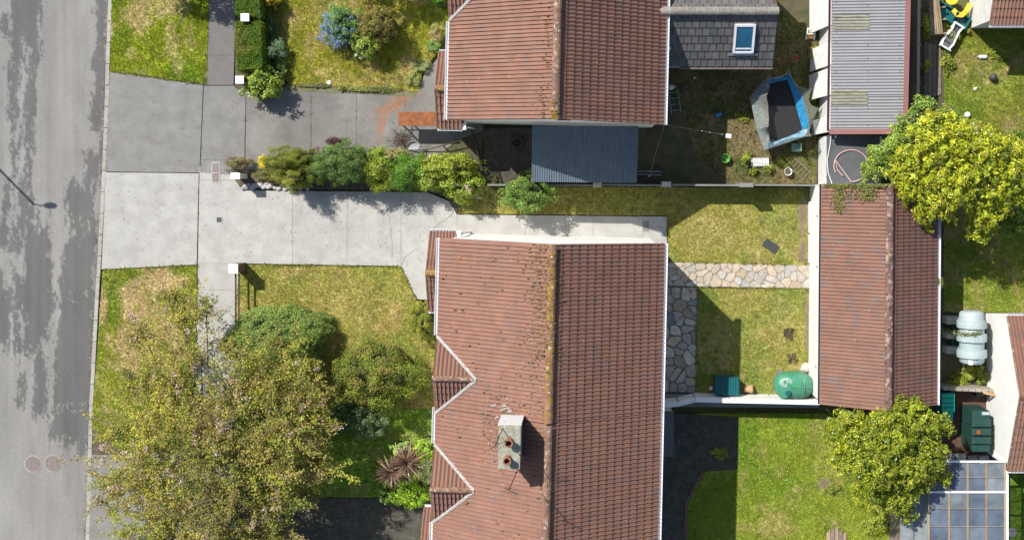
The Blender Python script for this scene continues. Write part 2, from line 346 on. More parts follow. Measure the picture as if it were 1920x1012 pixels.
# ---------------------------------------------------------------- GROUND, ROAD, PAVEMENTS
MB().add([(-400, -400, -.2), (400, -400, -.2), (400, 400, -.2), (-400, 400, -.2)], [(0, 1, 2, 3)]).build('ground', m_ground, label='rough grassy ground beneath the gardens and street', cat='ground', kind='structure')
KX = [(-300, 219), (0, 203), (330, 190.5), (760, 167.5), (1012, 160), (1400, 148)]
def kerbx(y): return float(np.interp(y, [k[0] for k in KX], [k[1] for k in KX]))
def road():
    ny, nx = 640, 150; ys = np.linspace(-250, 1260, ny); V = []; uu = np.linspace(0, 1, nx)
    kx = np.interp(ys, [k[0] for k in KX], [k[1] for k in KX])
    PX = -330+(kx[:, None]+1+330)*(uu[None, :]**.62); PY = np.repeat(ys[:, None], nx, 1)
    V = np.stack([(PX-XN)*H/F, -(PY-YN)*H/F, np.full(PX.shape, -.105)], -1).reshape(-1, 3)
    idx = np.arange(ny*nx).reshape(ny, nx)
    Fc = np.stack([idx[:-1, :-1], idx[1:, :-1], idx[1:, 1:], idx[:-1, 1:]], -1).reshape(-1, 4)
    # worn dark patches with ragged edges: strips (x0 top, x1 top, x0 bottom, x1 bottom, y0, y1)
    S = [(16, 82, 18, 70, -260, 130), (14, 64, 14, 64, 120, 215), (18, 62, 20, 58, 205, 345), (-20, 16, -20, 14, 28, 66), (164, 200, 176, 200, -260, 70), (176, 196, 172, 186, 60, 185), (168, 190, 166, 186, 180, 242),
         (150, 184, 158, 178, 285, 350), (120, 176, 128, 178, 345, 425), (12, 56, -10, 40, 330, 470), (46, 92, 38, 98, 360, 640), (-30, 22, -40, 30, 510, 655), (22, 76, 22, 80, 520, 660), (126, 178, 104, 176, 420, 560), (106, 176, 98, 170, 550, 770), (90, 172, 96, 168, 760, 830),
         (60, 84, 58, 84, 665, 780), (34, 48, 28, 40, 700, 760), (140, 168, 146, 166, 820, 850), (192, 203, 184, 194, -250, 330), (-200, -60, -220, -80, -260, 800), (150, 168, 140, 160, 1120, 1300)]
    L = [(40, 50, 38, 50, 70, 165), (30, 44, 28, 42, 165, 240), (30, 42, 30, 46, 240, 330), (60, 98, 66, 96, 340, 430), (86, 112, 96, 108, 410, 560), (98, 112, 84, 100, 555, 670), (100, 140, 112, 138, 425, 455), (18, 36, 10, 24, 330, 460), (2, 34, -6, 20, 500, 540), (16, 26, 12, 22, 590, 650), (32, 44, 34, 44, 585, 640)]
    wx = (fbm(PX/7, PY/16, 5, 5)-.5)*26; wy = (fbm(PX/5, PY/9, 9, 4)-.5)*46
    def strip(a, x, y):
        x0t, x1t, x0b, x1b, y0, y1 = a; t = np.clip((y-y0)/(y1-y0), 0, 1); l = x0t+(x0b-x0t)*t; r = x1t+(x1b-x1t)*t
        return np.minimum(np.minimum(x-l, r-x), np.minimum(y-y0, y1-y)*.5)
    d = np.full(PX.shape, -99.); 
    for a in S: d = np.maximum(d, strip(a, PX+wx, PY+wy))
    for a in L: d = np.minimum(d, -strip(a, PX+wx*1.3, PY+wy)+1)
    d = d+(vnoise(PX/2.2, PY/3, 21)-.5)*9+(fbm(PX/5, PY/40, 23, 3)-.5)*16
    mk = np.clip(d/5+.5, 0, 1)[..., None]
    lt = np.array((.245, .237, .222)); dk = np.array((.122, .121, .117))
    tone = (1+(fbm(PX/40, PY/160, 33, 3)-.5)*.34+(fbm(PX/10, PY/300, 44, 3)-.5)*.26+(vnoise(PX/1.6, PY/2.6, 3)-.5)*.12)[..., None]
    br = np.clip((fbm(PX/30, PY/60, 71, 3)-.55)*5, 0, 1)[..., None]*np.clip(1-np.abs(PX-150)/60, 0, 1)[..., None]
    c = (lt*(1-mk)+dk*mk)*tone; c = c*(1-.25*br)+np.array((.16, .13, .10))*.25*br
    edge = np.clip(1-(kx[:, None]-PX)/7, 0, 1)[..., None]; c = c*(1-.45*edge)+np.array((.10, .085, .06))*.45*edge
    return finish('road', V, Fc, m_road, cols=c.reshape(-1, 3), label='patched grey tarmac road along the kerb', cat='road', kind='structure')
road()
for nm, x, y in (('inner', 62, 869), ('kerb', 99, 868)):
    t = thing('manhole_cover', f'round pinkish manhole cover in the road, the one nearer {"the kerb" if nm == "kerb" else "the road middle"}', 'manhole cover', P(x, y, -.105), group='manhole covers in the road')
    MB().lathe(P(x, y, -.104), [(.37, 0), (.37, .012), (.335, .014), (.335, .004)], 28).build('frame', m_kerb, t)
    mb = MB().lathe(P(x, y, -.102), [(.325, 0), (.325, .014)], 28); mb.build('lid', m_cover, t)
    g = MB()
    for k in range(-3, 4): g.box(P(x, y, -.085)+Vector((k*.08, 0, 0)), (.025, 2*math.sqrt(max(.3**2-(k*.08)**2, 0)), .008))
    g.build('grip_pattern', m_cover, t)
# kerb stones
kb = thing('kerb', 'pale concrete kerb between road and verge', 'kerb', P(190, 330, -.2), kind='structure')
y = -120.
while y < 1150:
    y2 = y+40; a = P(kerbx(y), y+.5); b = P(kerbx(y2), y2-.5); lowr = .05 if 135 < y < 505 or y > 850 else .0
    poly = [(a.x, a.y), (b.x, b.y), (b.x+.16, b.y), (a.x+.16, a.y)]
    MB().prism(poly, -.19, .012-lowr*.6, .012).build('kerb_stone', m_kerb, kb); y = y2
# concrete / tar slabs: (structure, material, polygons)
def slabs(name, label, cat, m, polys, z=0., bed=None, gap=.006):
    o = thing(name, label, cat, (*PP([polys[0][0]])[0], -.2), kind='structure')
    for p in polys:
        q = shrink(PP(p), gap)
        if len(q) > 2: MB().prism(q, -.15, z+random.uniform(-.003, .003)).build('slab', m, o)
    allp = MB()
    for p in polys: allp.prism(PP(p), -.19, z-.010-random.uniform(0, .003))
    allp.build('joint_bed', m_joint, o); return o
def cutx(poly, xs):
    res = []; rest = poly
    for x in xs: res.append(clip(rest, 1, 0, x)); rest = clip(rest, -1, 0, -x)
    return res+[rest]
def cuty(poly, ys):
    res = []; rest = poly
    for v in ys: res.append(clip(rest, 0, 1, v)); rest = clip(rest, 0, -1, -v)
    return res+[rest]
slabs('driveway', 'pale concrete driveway running to the middle house', 'driveway', m_conc,
      cutx([(452, 357), (800, 360), (842, 377), (857, 402), (857, 470), (806, 470), (806, 562), (781, 561), (752, 499), (450, 494)], [548, 651, 752])
      + cutx([(857, 402), (1251, 406), (1251, 465), (857, 465)], [985, 1112, 1205]))
slabs('driveway_crossing', 'pale concrete crossing between road and footpath before the middle house', 'driveway', m_conc, [[(198, 323), (373, 325), (369, 496), (190, 505)]])
slabs('footpath', 'pale concrete footpath slabs crossing the middle plot', 'footpath', m_conc, cuty([(374, 312), (454, 318), (446, 760), (366, 760)], [338, 494, 543, 650]))
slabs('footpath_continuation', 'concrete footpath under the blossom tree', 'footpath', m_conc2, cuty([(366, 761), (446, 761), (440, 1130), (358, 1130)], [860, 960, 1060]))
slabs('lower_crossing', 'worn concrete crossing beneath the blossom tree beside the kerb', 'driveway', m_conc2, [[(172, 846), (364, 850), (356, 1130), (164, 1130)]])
slabs('upper_footpath', 'grey footpath beside the clipped hedge', 'footpath', m_path_tar, cuty([(393, -140), (447, -140), (438, 160), (381, 160)], [0, 104]))
slabs('upper_crossing', 'grey weathered concrete crossing beside the upper verge', 'driveway', m_conc2, [[(205, 134), (340, 154), (381, 159), (374, 324), (198, 322)]])
slabs('upper_footpath_crossing', 'brownish weathered concrete footpath slabs across the upper driveway', 'footpath', m_conc2, cuty([(382, 161), (461, 161), (458, 330), (375, 324)], [300]))
def drivecol(x, y):
    px = XN+x*F/H; py = YN-y*F/H; n = fbm(px/60, py/60, 3); c = np.array((.20, .19, .175))*(1+(n-.5)*.55)[:, None]
    def blob(cx, cy, rx, ry, a):
        dx = px-cx; dy = py-cy; u = dx*math.cos(a)+dy*math.sin(a); v = -dx*math.sin(a)+dy*math.cos(a)
        return np.clip(1.0-((u/rx/1.2)**2+(v/ry/1.3)**2)+(fbm(px/9, py/9, 8)-.5)*1.6, 0, 1)
    mk = np.maximum(np.maximum(blob(738, 196, 44, 11, -.55), blob(716, 224, 9, 24, .2)), np.maximum(blob(762, 181, 30, 5, -.1), .6*blob(712, 255, 6, 18, 0)))[:, None]*.62
    g = np.clip((fbm(px/14, py/14, 55)-.62)*6, 0, 1)*np.clip((py-235)/40, 0, 1)*np.clip((px-640)/100, 0, 1)
    c = c*(1-mk)+np.array((.34, .13, .04))*mk; c = c*(1-g[:, None]*.6)+np.array((.12, .11, .05))*.6*g[:, None]; return c
ud = thing('upper_driveway', 'grey driveway with an orange rust stain beside the upper house', 'driveway', P(600, 230, -.2), kind='structure')
for i, q in enumerate(cutx([(462, 178), (540, 160), (783, 171), (795, 140), (822, 108), (822, 240), (905, 240), (905, 318), (460, 318)], [583, 668, 760])):
    sheet('slab', shrink(PP(q), .005), -.002+random.uniform(-.002, .002), m_drive, .09, drivecol, ud)
MB().prism(PP([(461, 165), (540, 160), (905, 160), (905, 325), (459, 330)]), -.19, -.02).build('joint_bed', m_joint, ud)
def cracks(name, label, lines, wd=.012):
    mb = MB()
    for l in lines:
        pts = [P(*p, .0045) for p in l]; pp = []
        for a, b in zip(pts[:-1], pts[1:]):
            n = max(2, int((b-a).length/.12)); pp += [a+(b-a)*k/n+Vector((random.uniform(-.02, .02), random.uniform(-.02, .02), 0)) for k in range(n)]
        pp.append(pts[-1])
        for a, b in zip(pp[:-1], pp[1:]):
            d = (b-a).normalized(); n = Vector((-d.y, d.x, 0))*wd*random.uniform(.3, .6); mb.add([a-n, b-n, b+n, a+n], [(0, 1, 2, 3)])
    return mb.build(name, m_joint, label=label, cat='crack', kind='structure')
cracks('driveway_cracks', 'fine branching cracks across the pale driveway', [[(716, 372), (728, 395), (733, 430), (736, 455), (735, 492)], [(850, 400), (815, 425), (800, 445)], [(752, 496), (762, 480), (775, 470)], [(1209, 408), (1207, 422)], [(1213, 424), (1250, 428)]])
cracks('upper_driveway_crack', 'curved crack in the grey driveway near the upper porch', [[(785, 180), (790, 192), (798, 206)], [(668, 172), (668, 290)]], .016)
# covers
t = thing('utility_cover', 'narrow reddish cover strip with pale frame in the footpath', 'cover', P(404, 323, 0))
MB().prism(PP([(396, 304), (412, 304), (413, 343), (397, 343)]), 0, .012).build('frame', m_mortar, t)
for a, b in ((306, 323), (325, 341)): MB().prism(PP([(398, a), (410.5, a), (411, b), (398.5, b)]), .005, .018).build('lid', m_cover, t)
t = thing('water_cover', 'small square blue-black water cover in the pale footpath', 'cover', P(411, 412, 0))
MB().prism(PP([(405, 405), (417, 405), (417, 419), (405, 419)]), -.02, .008).build('surround', m_conc, t)
MB().prism(PP([(406.5, 407.5), (415.5, 407.5), (415.5, 416.5), (406.5, 416.5)]), 0, .014).build('lid', m_coverd, t)
t = thing('drain_cover', 'grey rectangular drain cover at the end of the side path', 'cover', P(1211, 424, 0))
MB().prism(PP([(1203.5, 411), (1218, 411), (1218, 437), (1203.5, 437)]), -.02, .009).build('frame', m_kerb, t)
MB().prism(PP([(1205, 414), (1217, 414), (1217, 434), (1205, 434)]), 0, .015).build('lid', m_coverg, t)
MB().prism(PP([(1209.5, 423), (1212.5, 423), (1212.5, 425.5), (1209.5, 425.5)]), .01, .02).build('handle', m_coverd, t)
# ---------------------------------------------------------------- LAWNS
GRASS = []
def lawn(name, label, poly, base, dry, patches=(), dens=420, blade=.065, bare=(), seed=0, drybias=.0, dark=None, z=.012, flowers=0, rnd=.2):
    """patches: straw patches (px,py,rx,ry,strength); the ground sheet and the blades share one colour field"""
    wp = PP(poly); base = np.array(base)*1.85; dry = np.array(dry)*1.4; soil = np.array((.20, .155, .10)); dk = np.array(dark if dark else base*np.array((.62, .85, .6)))
    def cf(x, y):
        px = XN+x*F/H; py = YN-y*F/H
        n = fbm(px/34, py/34, seed, 4); n2 = fbm(px/9, py/9, seed+50, 3); n3 = fbm(px/70, py/70, seed+90, 2)
        d = np.clip((n-.52)*3+(n2-.5)*1.2+drybias, 0, .9)
        for (cx, cy, rx, ry, s) in patches: d = np.maximum(d, s*np.clip(1.3-((px-cx)/rx)**2-((py-cy)/ry)**2+(n2-.5)*2.2+(n-.5)*1.5, 0, 1))
        g = np.clip((n3-.5)*3+(n2-.5)*.8, 0, .8)
        c = base*(1-g)[:, None]+dk*g[:, None]; c = c*(1-d)[:, None]+dry*d[:, None]; c = c*(1+(fbm(px/4.5, py/4.5, seed+31, 2)-.5)*.4)[:, None]
        wd_ = np.clip((fbm(px/7, py/7, seed+41, 3)-.68)*9, 0, .6)[:, None]; c = c*(1-wd_)+dk*.6*wd_
        for (cx, cy, rx, ry) in bare:
            s = np.clip(1.4-((px-cx)/rx)**2-((py-cy)/ry)**2+(n2-.5)*1.5, 0, 1)[:, None]; c = c*(1-s)+soil*s
        return c
    o = sheet('lawn' if name is None else name, wp, z, m_lawn, .13, lambda x, y: cf(x, y)*.9, label=label, cat='lawn', kind='structure')
    A = abs(area(wp)); xs = [p[0] for p in wp]; ys = [p[1] for p in wp]; rg = np.random.default_rng(seed+1)
    n = int(dens*(max(xs)-min(xs))*(max(ys)-min(ys))); x = rg.uniform(min(xs), max(xs), n); y = rg.uniform(min(ys), max(ys), n)
    k = inpoly(x, y, wp); px = XN+x*F/H; py = YN-y*F/H
    for (cx, cy, rx, ry) in bare: k &= ((px-cx)/rx)**2+((py-cy)/ry)**2 > .8
    x, y = x[k], y[k]; n = len(x); c = cf(x, y); hgt = blade*(.6+.9*fbm(x*1.3, y*1.3, seed+7, 3))
    V = []; C = []
    for b in range(4):
        a = rg.uniform(0, 2*np.pi, n); ln = hgt*rg.uniform(.6, 1.3, n); lean = rg.uniform(.6, 1.35, n); wd = .011+.006*rg.random(n)
        ox = x+rg.uniform(-.025, .025, n); oy = y+rg.uniform(-.025, .025, n); dx, dy = np.cos(a), np.sin(a)
        b0 = np.stack([ox-dy*wd, oy+dx*wd, np.full(n, z)], -1); b1 = np.stack([ox+dy*wd, oy-dx*wd, np.full(n, z)], -1)
        tp = np.stack([ox+dx*ln*np.sin(lean), oy+dy*ln*np.sin(lean), z+ln*np.cos(lean)], -1)
        V.append(np.stack([b0, b1, tp], 1)); cc = c*rg.uniform(1-rnd, 1+rnd, n)[:, None]*np.stack([rg.uniform(.92, 1.12, n), np.ones(n), rg.uniform(.8, 1.2, n)], -1); C.append(np.repeat(cc[:, None, :], 3, 1))
    V = np.concatenate(V).reshape(-1, 3); C = np.concatenate(C).reshape(-1, 3)
    finish('grass', V, np.arange(len(V)).reshape(-1, 3), m_blade, cols=C, label='grass blades of the '+label, cat='grass', kind='stuff')
    if flowers:
        fx = rg.choice(len(x), flowers//3, replace=False); mb = []
        cx, cy = x[fx], y[fx]; cl = fbm(cx*.9, cy*.9, seed+77, 3) > .5; cx, cy = cx[cl], cy[cl]; m_ = len(cx)
        Q = np.array([(-1, 0, 0), (0, -1, 0), (1, 0, 0), (0, 1, 0)])*.018
        V = (np.stack([cx, cy, np.full(m_, z+.07)], -1)[:, None, :]+Q[None]*rg.uniform(.6, 1.5, m_)[:, None, None]).reshape(-1, 3)
        cc = np.where(rg.random(m_)[:, None] < .8, np.array((.75, .75, .72)), np.array((.7, .55, .05)))
        finish('daisies', V, np.arange(len(V)).reshape(-1, 4), m_blade, cols=np.repeat(cc, 4, 0), label='tiny white and yellow flowers dotting the '+label, cat='flowers', kind='stuff')
    return o
STRAW = (.42, .34, .16); OLIVE = (.165, .16, .033); LUSH = (.145, .172, .008); BRIGHT = (.16, .20, .02)
lawn('verge_lawn', 'bright green verge lawn with straw patches beside the upper crossing', [(211, -80), (394, -80), (387, 157), (340, 152), (207, 133)], LUSH, STRAW, [(262, 28, 26, 40, .8), (318, 12, 40, 22, .75), (322, 75, 16, 40, .55), (248, 100, 12, 14, .5), (334, 128, 10, 18, .5), (356, 70, 10, 30, .4)], seed=1, drybias=-.34)
lawn('upper_front_lawn', 'rough sunny lawn around the blue flowering shrub', [(492, -80), (842, -80), (842, 50), (822, 96), (793, 130), (784, 171), (541, 158), (520, 130)], (.19, .19, .02), (.40, .32, .13), [(762, 128, 22, 34, .9), (752, 36, 26, 16, .6), (600, 20, 30, 30, .45), (740, 150, 40, 16, .6), (650, 150, 60, 14, .5), (628, 8, 20, 10, .7)], seed=12, drybias=.05, blade=.085, rnd=.38)
lawn('verge_lawn', 'verge lawn with large straw patches under the blossom tree', [(193, 506), (369, 498), (365, 766), (175, 766)], (.16, .175, .018), (.46, .35, .19), [(262, 560, 34, 60, .85), (300, 530, 44, 26, .9), (335, 525, 22, 16, .7), (195, 570, 10, 40, .8), (245, 650, 26, 70, .75), (310, 640, 50, 70, .7)], seed=23, drybias=-.1)
lawn('lower_verge_lawn', 'small strip of verge lawn below the blossom tree', [(175, 766), (365, 766), (363, 848), (230, 846), (172, 800)], (.15, .17, .02), STRAW, seed=29)
lawn('front_lawn', 'olive front lawn between the driveway and the domed conifer', [(449, 496), (752, 501), (780, 562), (812, 580), (818, 640), (818, 765), (440, 765), (444, 560)], (.182, .178, .036), (.35, .275, .10), [(640, 560, 90, 50, .45), (700, 600, 60, 30, .4)], seed=34, drybias=.02, flowers=500, blade=.055)
lawn('rear_lawn', 'olive rear lawn between house path and shed', [(858, 350), (1523, 352), (1519, 497), (1252, 490), (1252, 404), (858, 400)], (.185, .175, .038), (.34, .28, .11), [(1330, 440, 70, 40, .4), (1460, 420, 40, 40, .3)], seed=45, drybias=.0, bare=[(1505, 405, 12, 40), (1505, 470, 9, 30)], flowers=350, blade=.05)
lawn('rear_lower_lawn', 'square olive lawn beside the green oil tank', [(1308, 540), (1520, 542), (1520, 742), (1304, 738)], (.185, .178, .042), (.35, .28, .12), [(1500, 690, 30, 14, .7), (1470, 600, 40, 40, .3)], seed=56, drybias=.0, bare=[(1513, 600, 6, 60)], blade=.05)
lawn('neighbour_rear_lawn', 'bright green neighbouring rear lawn below the white wall', [(1300, 775), (1700, 775), (1692, 1090), (1285, 1090), (1285, 940), (1316, 884), (1384, 880), (1384, 780), (1310, 776)], BRIGHT, (.33, .29, .10), [(1450, 985, 40, 26, .7), (1540, 830, 30, 60, .3)], seed=67, drybias=-.26, bare=[(1545, 906, 15, 14)], flowers=1100, blade=.085)
lawn('right_yard_lawn', 'overgrown lawn behind the fence beside the yellow-leaved tree', [(1770, 40), (2060, 40), (2060, 586), (1770, 584)], (.15, .17, .022), (.34, .27, .12), [(1800, 130, 20, 30, .6), (1830, 110, 30, 12, .6)], seed=78, dens=330, blade=.09, flowers=300)
lawn('corner_lawn', 'small green lawn corner right of the clear lean-to roof', [(1894, 880), (2010, 880), (2010, 1090), (1894, 1090)], (.085, .15, .012), (.2, .22, .05), seed=80, dens=300)
lawn('lower_front_lawn', 'shaded lawn between the blossom tree and the spiky palm', [(440, 766), (816, 766), (806, 900), (700, 932), (540, 930), (446, 900)], (.12, .19, .02), (.26, .25, .08), [], seed=91, dens=300, flowers=200)
# beds, yards
def bed(name, label, poly, m, z=.004, cat='soil'):
    return MB().prism(PP(poly), -.19, z).build(name, m, label=label, cat=cat, kind='structure')
bed('flower_bed', 'soil bed of mixed shrubs between the two driveways', [(420, 318), (905, 318), (905, 336), (880, 348), (858, 400), (840, 372), (800, 357), (452, 354), (436, 330)], m_soil, .02)
bed('verge_soil', 'bare soil corner at the kerb below the blossom tree', [(173, 764), (182, 764), (234, 852), (171, 852)], m_soil, .003)
bed('upper_bed_end', 'dry weedy ground between the upper porch and the yard gate', [(858, 262), (905, 246), (905, 319), (800, 319), (822, 290)], m_dirt, .007)
bed('weedy_border', 'weedy stony border strip along the upper driveway', [(535, 158), (784, 172), (778, 181), (538, 170)], mat('border_grit', (.20, .175, .125), .95, .3, 4, c2=(.13, .14, .05), fine=.3), .008)
bed('hedge_bed', 'dark soil bed behind the clipped hedge', [(447, -80), (520, -80), (534, 165), (470, 178), (440, 165)], m_soil, .006)
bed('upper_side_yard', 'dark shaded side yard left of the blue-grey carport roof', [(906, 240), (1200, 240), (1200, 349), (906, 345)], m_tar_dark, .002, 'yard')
lawn('yard_scrub', 'scruffy worn grass around the trampoline', [(1252, 130), (1440, 128), (1448, 10), (1530, 60), (1530, 344), (1380, 344), (1310, 300)], (.07, .07, .02), (.16, .12, .06), [(1420, 250, 60, 60, .8)], seed=99, dens=160, drybias=.25, blade=.07, z=.012, rnd=.45)
bed('upper_rear_yard', 'bare dirt rear yard around the trampoline', [(1200, -80), (1545, -80), (1532, 349), (1200, 349)], m_dirt, .003, 'yard')
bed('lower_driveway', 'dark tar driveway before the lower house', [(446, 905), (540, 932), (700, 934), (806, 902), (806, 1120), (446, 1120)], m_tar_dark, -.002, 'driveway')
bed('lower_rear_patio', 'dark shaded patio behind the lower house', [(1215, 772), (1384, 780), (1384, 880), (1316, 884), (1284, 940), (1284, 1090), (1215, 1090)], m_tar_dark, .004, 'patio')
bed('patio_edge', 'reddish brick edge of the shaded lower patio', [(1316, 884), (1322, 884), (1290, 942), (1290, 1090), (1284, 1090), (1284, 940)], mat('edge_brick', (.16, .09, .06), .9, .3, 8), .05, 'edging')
bed('right_side_bed', 'weedy ground around the pale oil tank', [(1757, 575), (1846, 575), (1852, 726), (1757, 726)], m_dirt, .004)
bed('deck', 'reddish brown paved corner beside the dark green tank', [(1756, 732), (1866, 732), (1870, 866), (1756, 866)], mat('brown_paving', (.10, .055, .04), .9, .25, 4), .003, 'patio')
bed('behind_shed_strip', 'narrow dark strip behind the tiled shed', [(1722, 300), (1770, 300), (1770, 575), (1722, 575)], m_soil, .003)
bed('fence_strip', 'dark weedy strip between corrugated shed and fence', [(1690, -80), (1770, -80), (1770, 300), (1690, 300)], m_dirt, .002)
bed('rear_concrete_strip', 'grey concrete strip along the white garden wall', [(1246, 737), (1536, 744), (1536, 764), (1246, 762)], m_conc2, .016, 'path')
# crazy paving
def crazy(name, label, poly, m, n, seed, mx=None):
    wp = ccw(PP(poly)); rg = random.Random(seed); xs = [p[0] for p in wp]; ys = [p[1] for p in wp]
    o = thing(name, label, 'path', (sum(xs)/len(xs), sum(ys)/len(ys), -.1), kind='structure')
    MB().prism(wp, -.19, .004).build('mortar_bed', m_joint if m is m_stone_shade else mat('pale_joint', (.27, .235, .18), .95, .3, 6), o)
    sites = []
    tries = 0
    while len(sites) < n and tries < 9000:
        tries += 1; x, y = rg.uniform(min(xs), max(xs)), rg.uniform(min(ys), max(ys)); dm = rg.choice((.2, .34, .55))*(.95 if tries < 4000 else .6)
        if inpoly(np.array([x]), np.array([y]), wp)[0] and all(math.hypot(x-a, y-b) > dm for a, b in sites): sites.append((x, y))
    for i, (x, y) in enumerate(sites):
        q = wp
        for j, (a, b) in enumerate(sites):
            if i == j or math.hypot(a-x, b-y) > 2: continue
            dx, dy = a-x, b-y; q = clip(q, dx, dy, (a*a+b*b-x*x-y*y)/2)
            if len(q) < 3: break
        q = inset(q, rg.uniform(.006, .018) if m is m_stone else rg.uniform(.01, .035)) if len(q) > 2 else []
        if len(q) < 3 or abs(area(q)) < .01: continue
        # chamfer corners so that stones look broken, not cut
        r = []
        for k in range(len(q)):
            p0, p1, p2 = q[k-1], q[k], q[(k+1) % len(q)]; c1, c2 = rg.uniform(.12, .3), rg.uniform(.12, .3)
            r += [(p1[0]+(p0[0]-p1[0])*c1, p1[1]+(p0[1]-p1[1])*c1), (p1[0]+(p2[0]-p1[0])*c2, p1[1]+(p2[1]-p1[1])*c2)]
        r = [(a+rg.uniform(-.012, .012), b+rg.uniform(-.012, .012)) for a, b in r]
        MB().prism(r, -.02, rg.uniform(.016, .034), .012).build('paving_stone', m, o)
crazy('crazy_paving_path', 'sunny beige crazy paving path from house to shed', [(1252, 491), (1521, 497), (1521, 541), (1252, 536)], m_stone, 50, 3)
crazy('shaded_crazy_paving', 'crazy paving toned darker for the shade along the rear wall of the middle house', [(1232, 537), (1308, 538), (1304, 736), (1232, 735)], m_stone_shade, 44, 8)
# ---------------------------------------------------------------- BUILDINGS
def tile_mesh(name, tw, g, m, kind='roman'):
    """one roof tile, x across, y up the slope from 0 (tail) to g, z off the roof"""
    if kind == 'flat': prof = [(0.012, .0), (tw-.012, .0)]; th = .025; lift = .036
    else:
        prof = []; th = .026; lift = .036
        for b in (0., tw/2):
            hw = tw/2
            prof += [(b+.001, -.014), (b+.013, .0), (b+hw*.40, .0), (b+hw*.62, .004), (b+hw*.75, .030), (b+hw*.89, .043), (b+hw*.985, -.014)]
    n = len(prof); ov = .04 if kind != 'flat' else .02
    V = [(x, 0, z+lift) for x, z in prof]+[(x, g+ov, z+.004) for x, z in prof]+[(x, 0, z+lift-th) for x, z in prof]
    Fc = []
    for i in range(n-1): Fc += [(i, i+1, n+i+1), (i, n+i+1, n+i), (2*n+i, 2*n+i+1, i+1), (2*n+i, i+1, i)]
    V = np.array(V); Fc = np.array(Fc); return np_mesh(name, V, Fc, m), V, Fc
class Roof:
    """collects the tiles of one building; the first 300 become objects, the rest one joined part"""
    def __init__(s, root, parent, m=m_tile, kind='roman', limit=300): s.root = root; s.parent = parent; s.m = m; s.kind = kind; s.n = 0; s.rest = []; s.limit = limit
    def slope(s, o, u, n, width, length, parent=None, skip=None, tw0=.31, g0=.335, stagger=False):
        """o: eave corner in the building's local frame, u: up-slope unit vector, n: normal; tiles run along u x n"""
        u = Vector(u).normalized(); n = Vector(n).normalized(); wv = u.cross(n); o = Vector(o)
        nc = max(1, round(width/tw0)); nr = max(1, round(length/g0)); tw = width/nc; g = length/nr
        me, V, Fc = tile_mesh('roof_tile', tw, g, s.m, s.kind)
        for r in range(nr):
            off = tw/2 if stagger and r % 2 else 0
            for c in range(nc):
                p = o+wv*(c*tw+off*(1 if c < nc-1 else 0))+u*(r*g)+n*random.uniform(0, .002)
                if skip and skip(p+wv*tw/2+u*g/2): continue
                tw_ = random.gauss(0, .0025)
                Rm = Matrix((wv, u, n)).transposed().to_4x4() @ Matrix.Rotation(tw_, 4, 'Z')
                mx = Matrix.Translation(p) @ Rm
                if s.n < s.limit: link('roof_tile', me, parent or s.parent, mx); s.n += 1
                else:
                    A = np.array(mx); s.rest.append((V @ A[:3, :3].T+A[:3, 3], Fc))
    def close(s):
        if not s.rest: return
        V = []; Fc = []; b = 0
        for v, f in s.rest: V.append(v); Fc.append(f+b); b += len(v)
        finish('further_roof_tiles', np.concatenate(V), np.concatenate(Fc), s.m, s.parent, kind='stuff', local=True)
def ridge_tiles(parent, a, b, m, r=.13, ln=.45, drop=.03):
    a = Vector(a); b = Vector(b); L = (b-a).length; n = max(1, round(L/ln)); d = (b-a)/n; t = d.normalized(); s = t.cross(Vector((0, 0, 1))).normalized(); up = s.cross(t)
    for i in range(n):
        p0 = a+d*i; mb = MB(); vs = []; k = 7
        for e, rr in ((0, r*1.04), (.985, r)):
            for th in (0, 1):
                for j in range(k):
                    an = math.pi*j/(k-1); q = rr-th*.02; vs.append(d*e+s*math.cos(an)*q*1.05+up*(math.sin(an)*q*.85-drop))
        fs = []
        for j in range(k-1): fs += [(j, 2*k+j, 2*k+j+1, j+1), (j, j+1, k+j+1, k+j), (2*k+j, 3*k+j, 3*k+j+1, 2*k+j+1)]
        mb.add(vs, [f[::-1] for f in fs]); o = mb.build('ridge_tile', m, parent, local=True); o.location = p0+Vector((0, 0, random.uniform(-.008, .01)))
def gutter(parent, a, b, side, m=m_upvc, w=.11, name='gutter'):
    """a->b along the eave, side: outward unit vector"""
    a = Vector(a); b = Vector(b); sd = Vector(side); mb = MB(); pr = [(0, 0), (.0, -.05), (.03, -.075), (w-.03, -.075), (w, -.05), (w, .006), (w+.014, .006), (w+.014, -.06), (w-.02, -.095), (.02, -.095), (-.012, -.06), (-.012, 0)]
    n = len(pr); vs = [p+sd*x+Vector((0, 0, z)) for p in (a, b) for x, z in pr]
    mb.add(vs, [(i, (i+1) % n, n+(i+1) % n, n+i) for i in range(n)]+[tuple(range(n)), tuple(range(n, 2*n))[::-1]])
    return mb.build(name, m, parent, local=True)
def strip(parent, pts, wd, m, name, th=.03):
    mb = MB(); n = len(pts); vs = []
    pts = [Vector(p) for p in pts]
    for i, p in enumerate(pts):
        t = (pts[min(i+1, n-1)]-pts[max(i-1, 0)]); s = t.cross(Vector((0, 0, 1))).normalized()*wd/2
        vs += [p-s, p+s, p+s*.6+Vector((0, 0, th)), p-s*.6+Vector((0, 0, th))]
    fs = [(4*i+k, 4*i+(k+1) % 4, 4*i+4+(k+1) % 4, 4*i+4+k) for i in range(n-1) for k in range(4)]+[(0, 1, 2, 3), (4*n-1, 4*n-2, 4*n-3, 4*n-4)]
    return mb.add(vs, fs).build(name, m, parent, local=True)
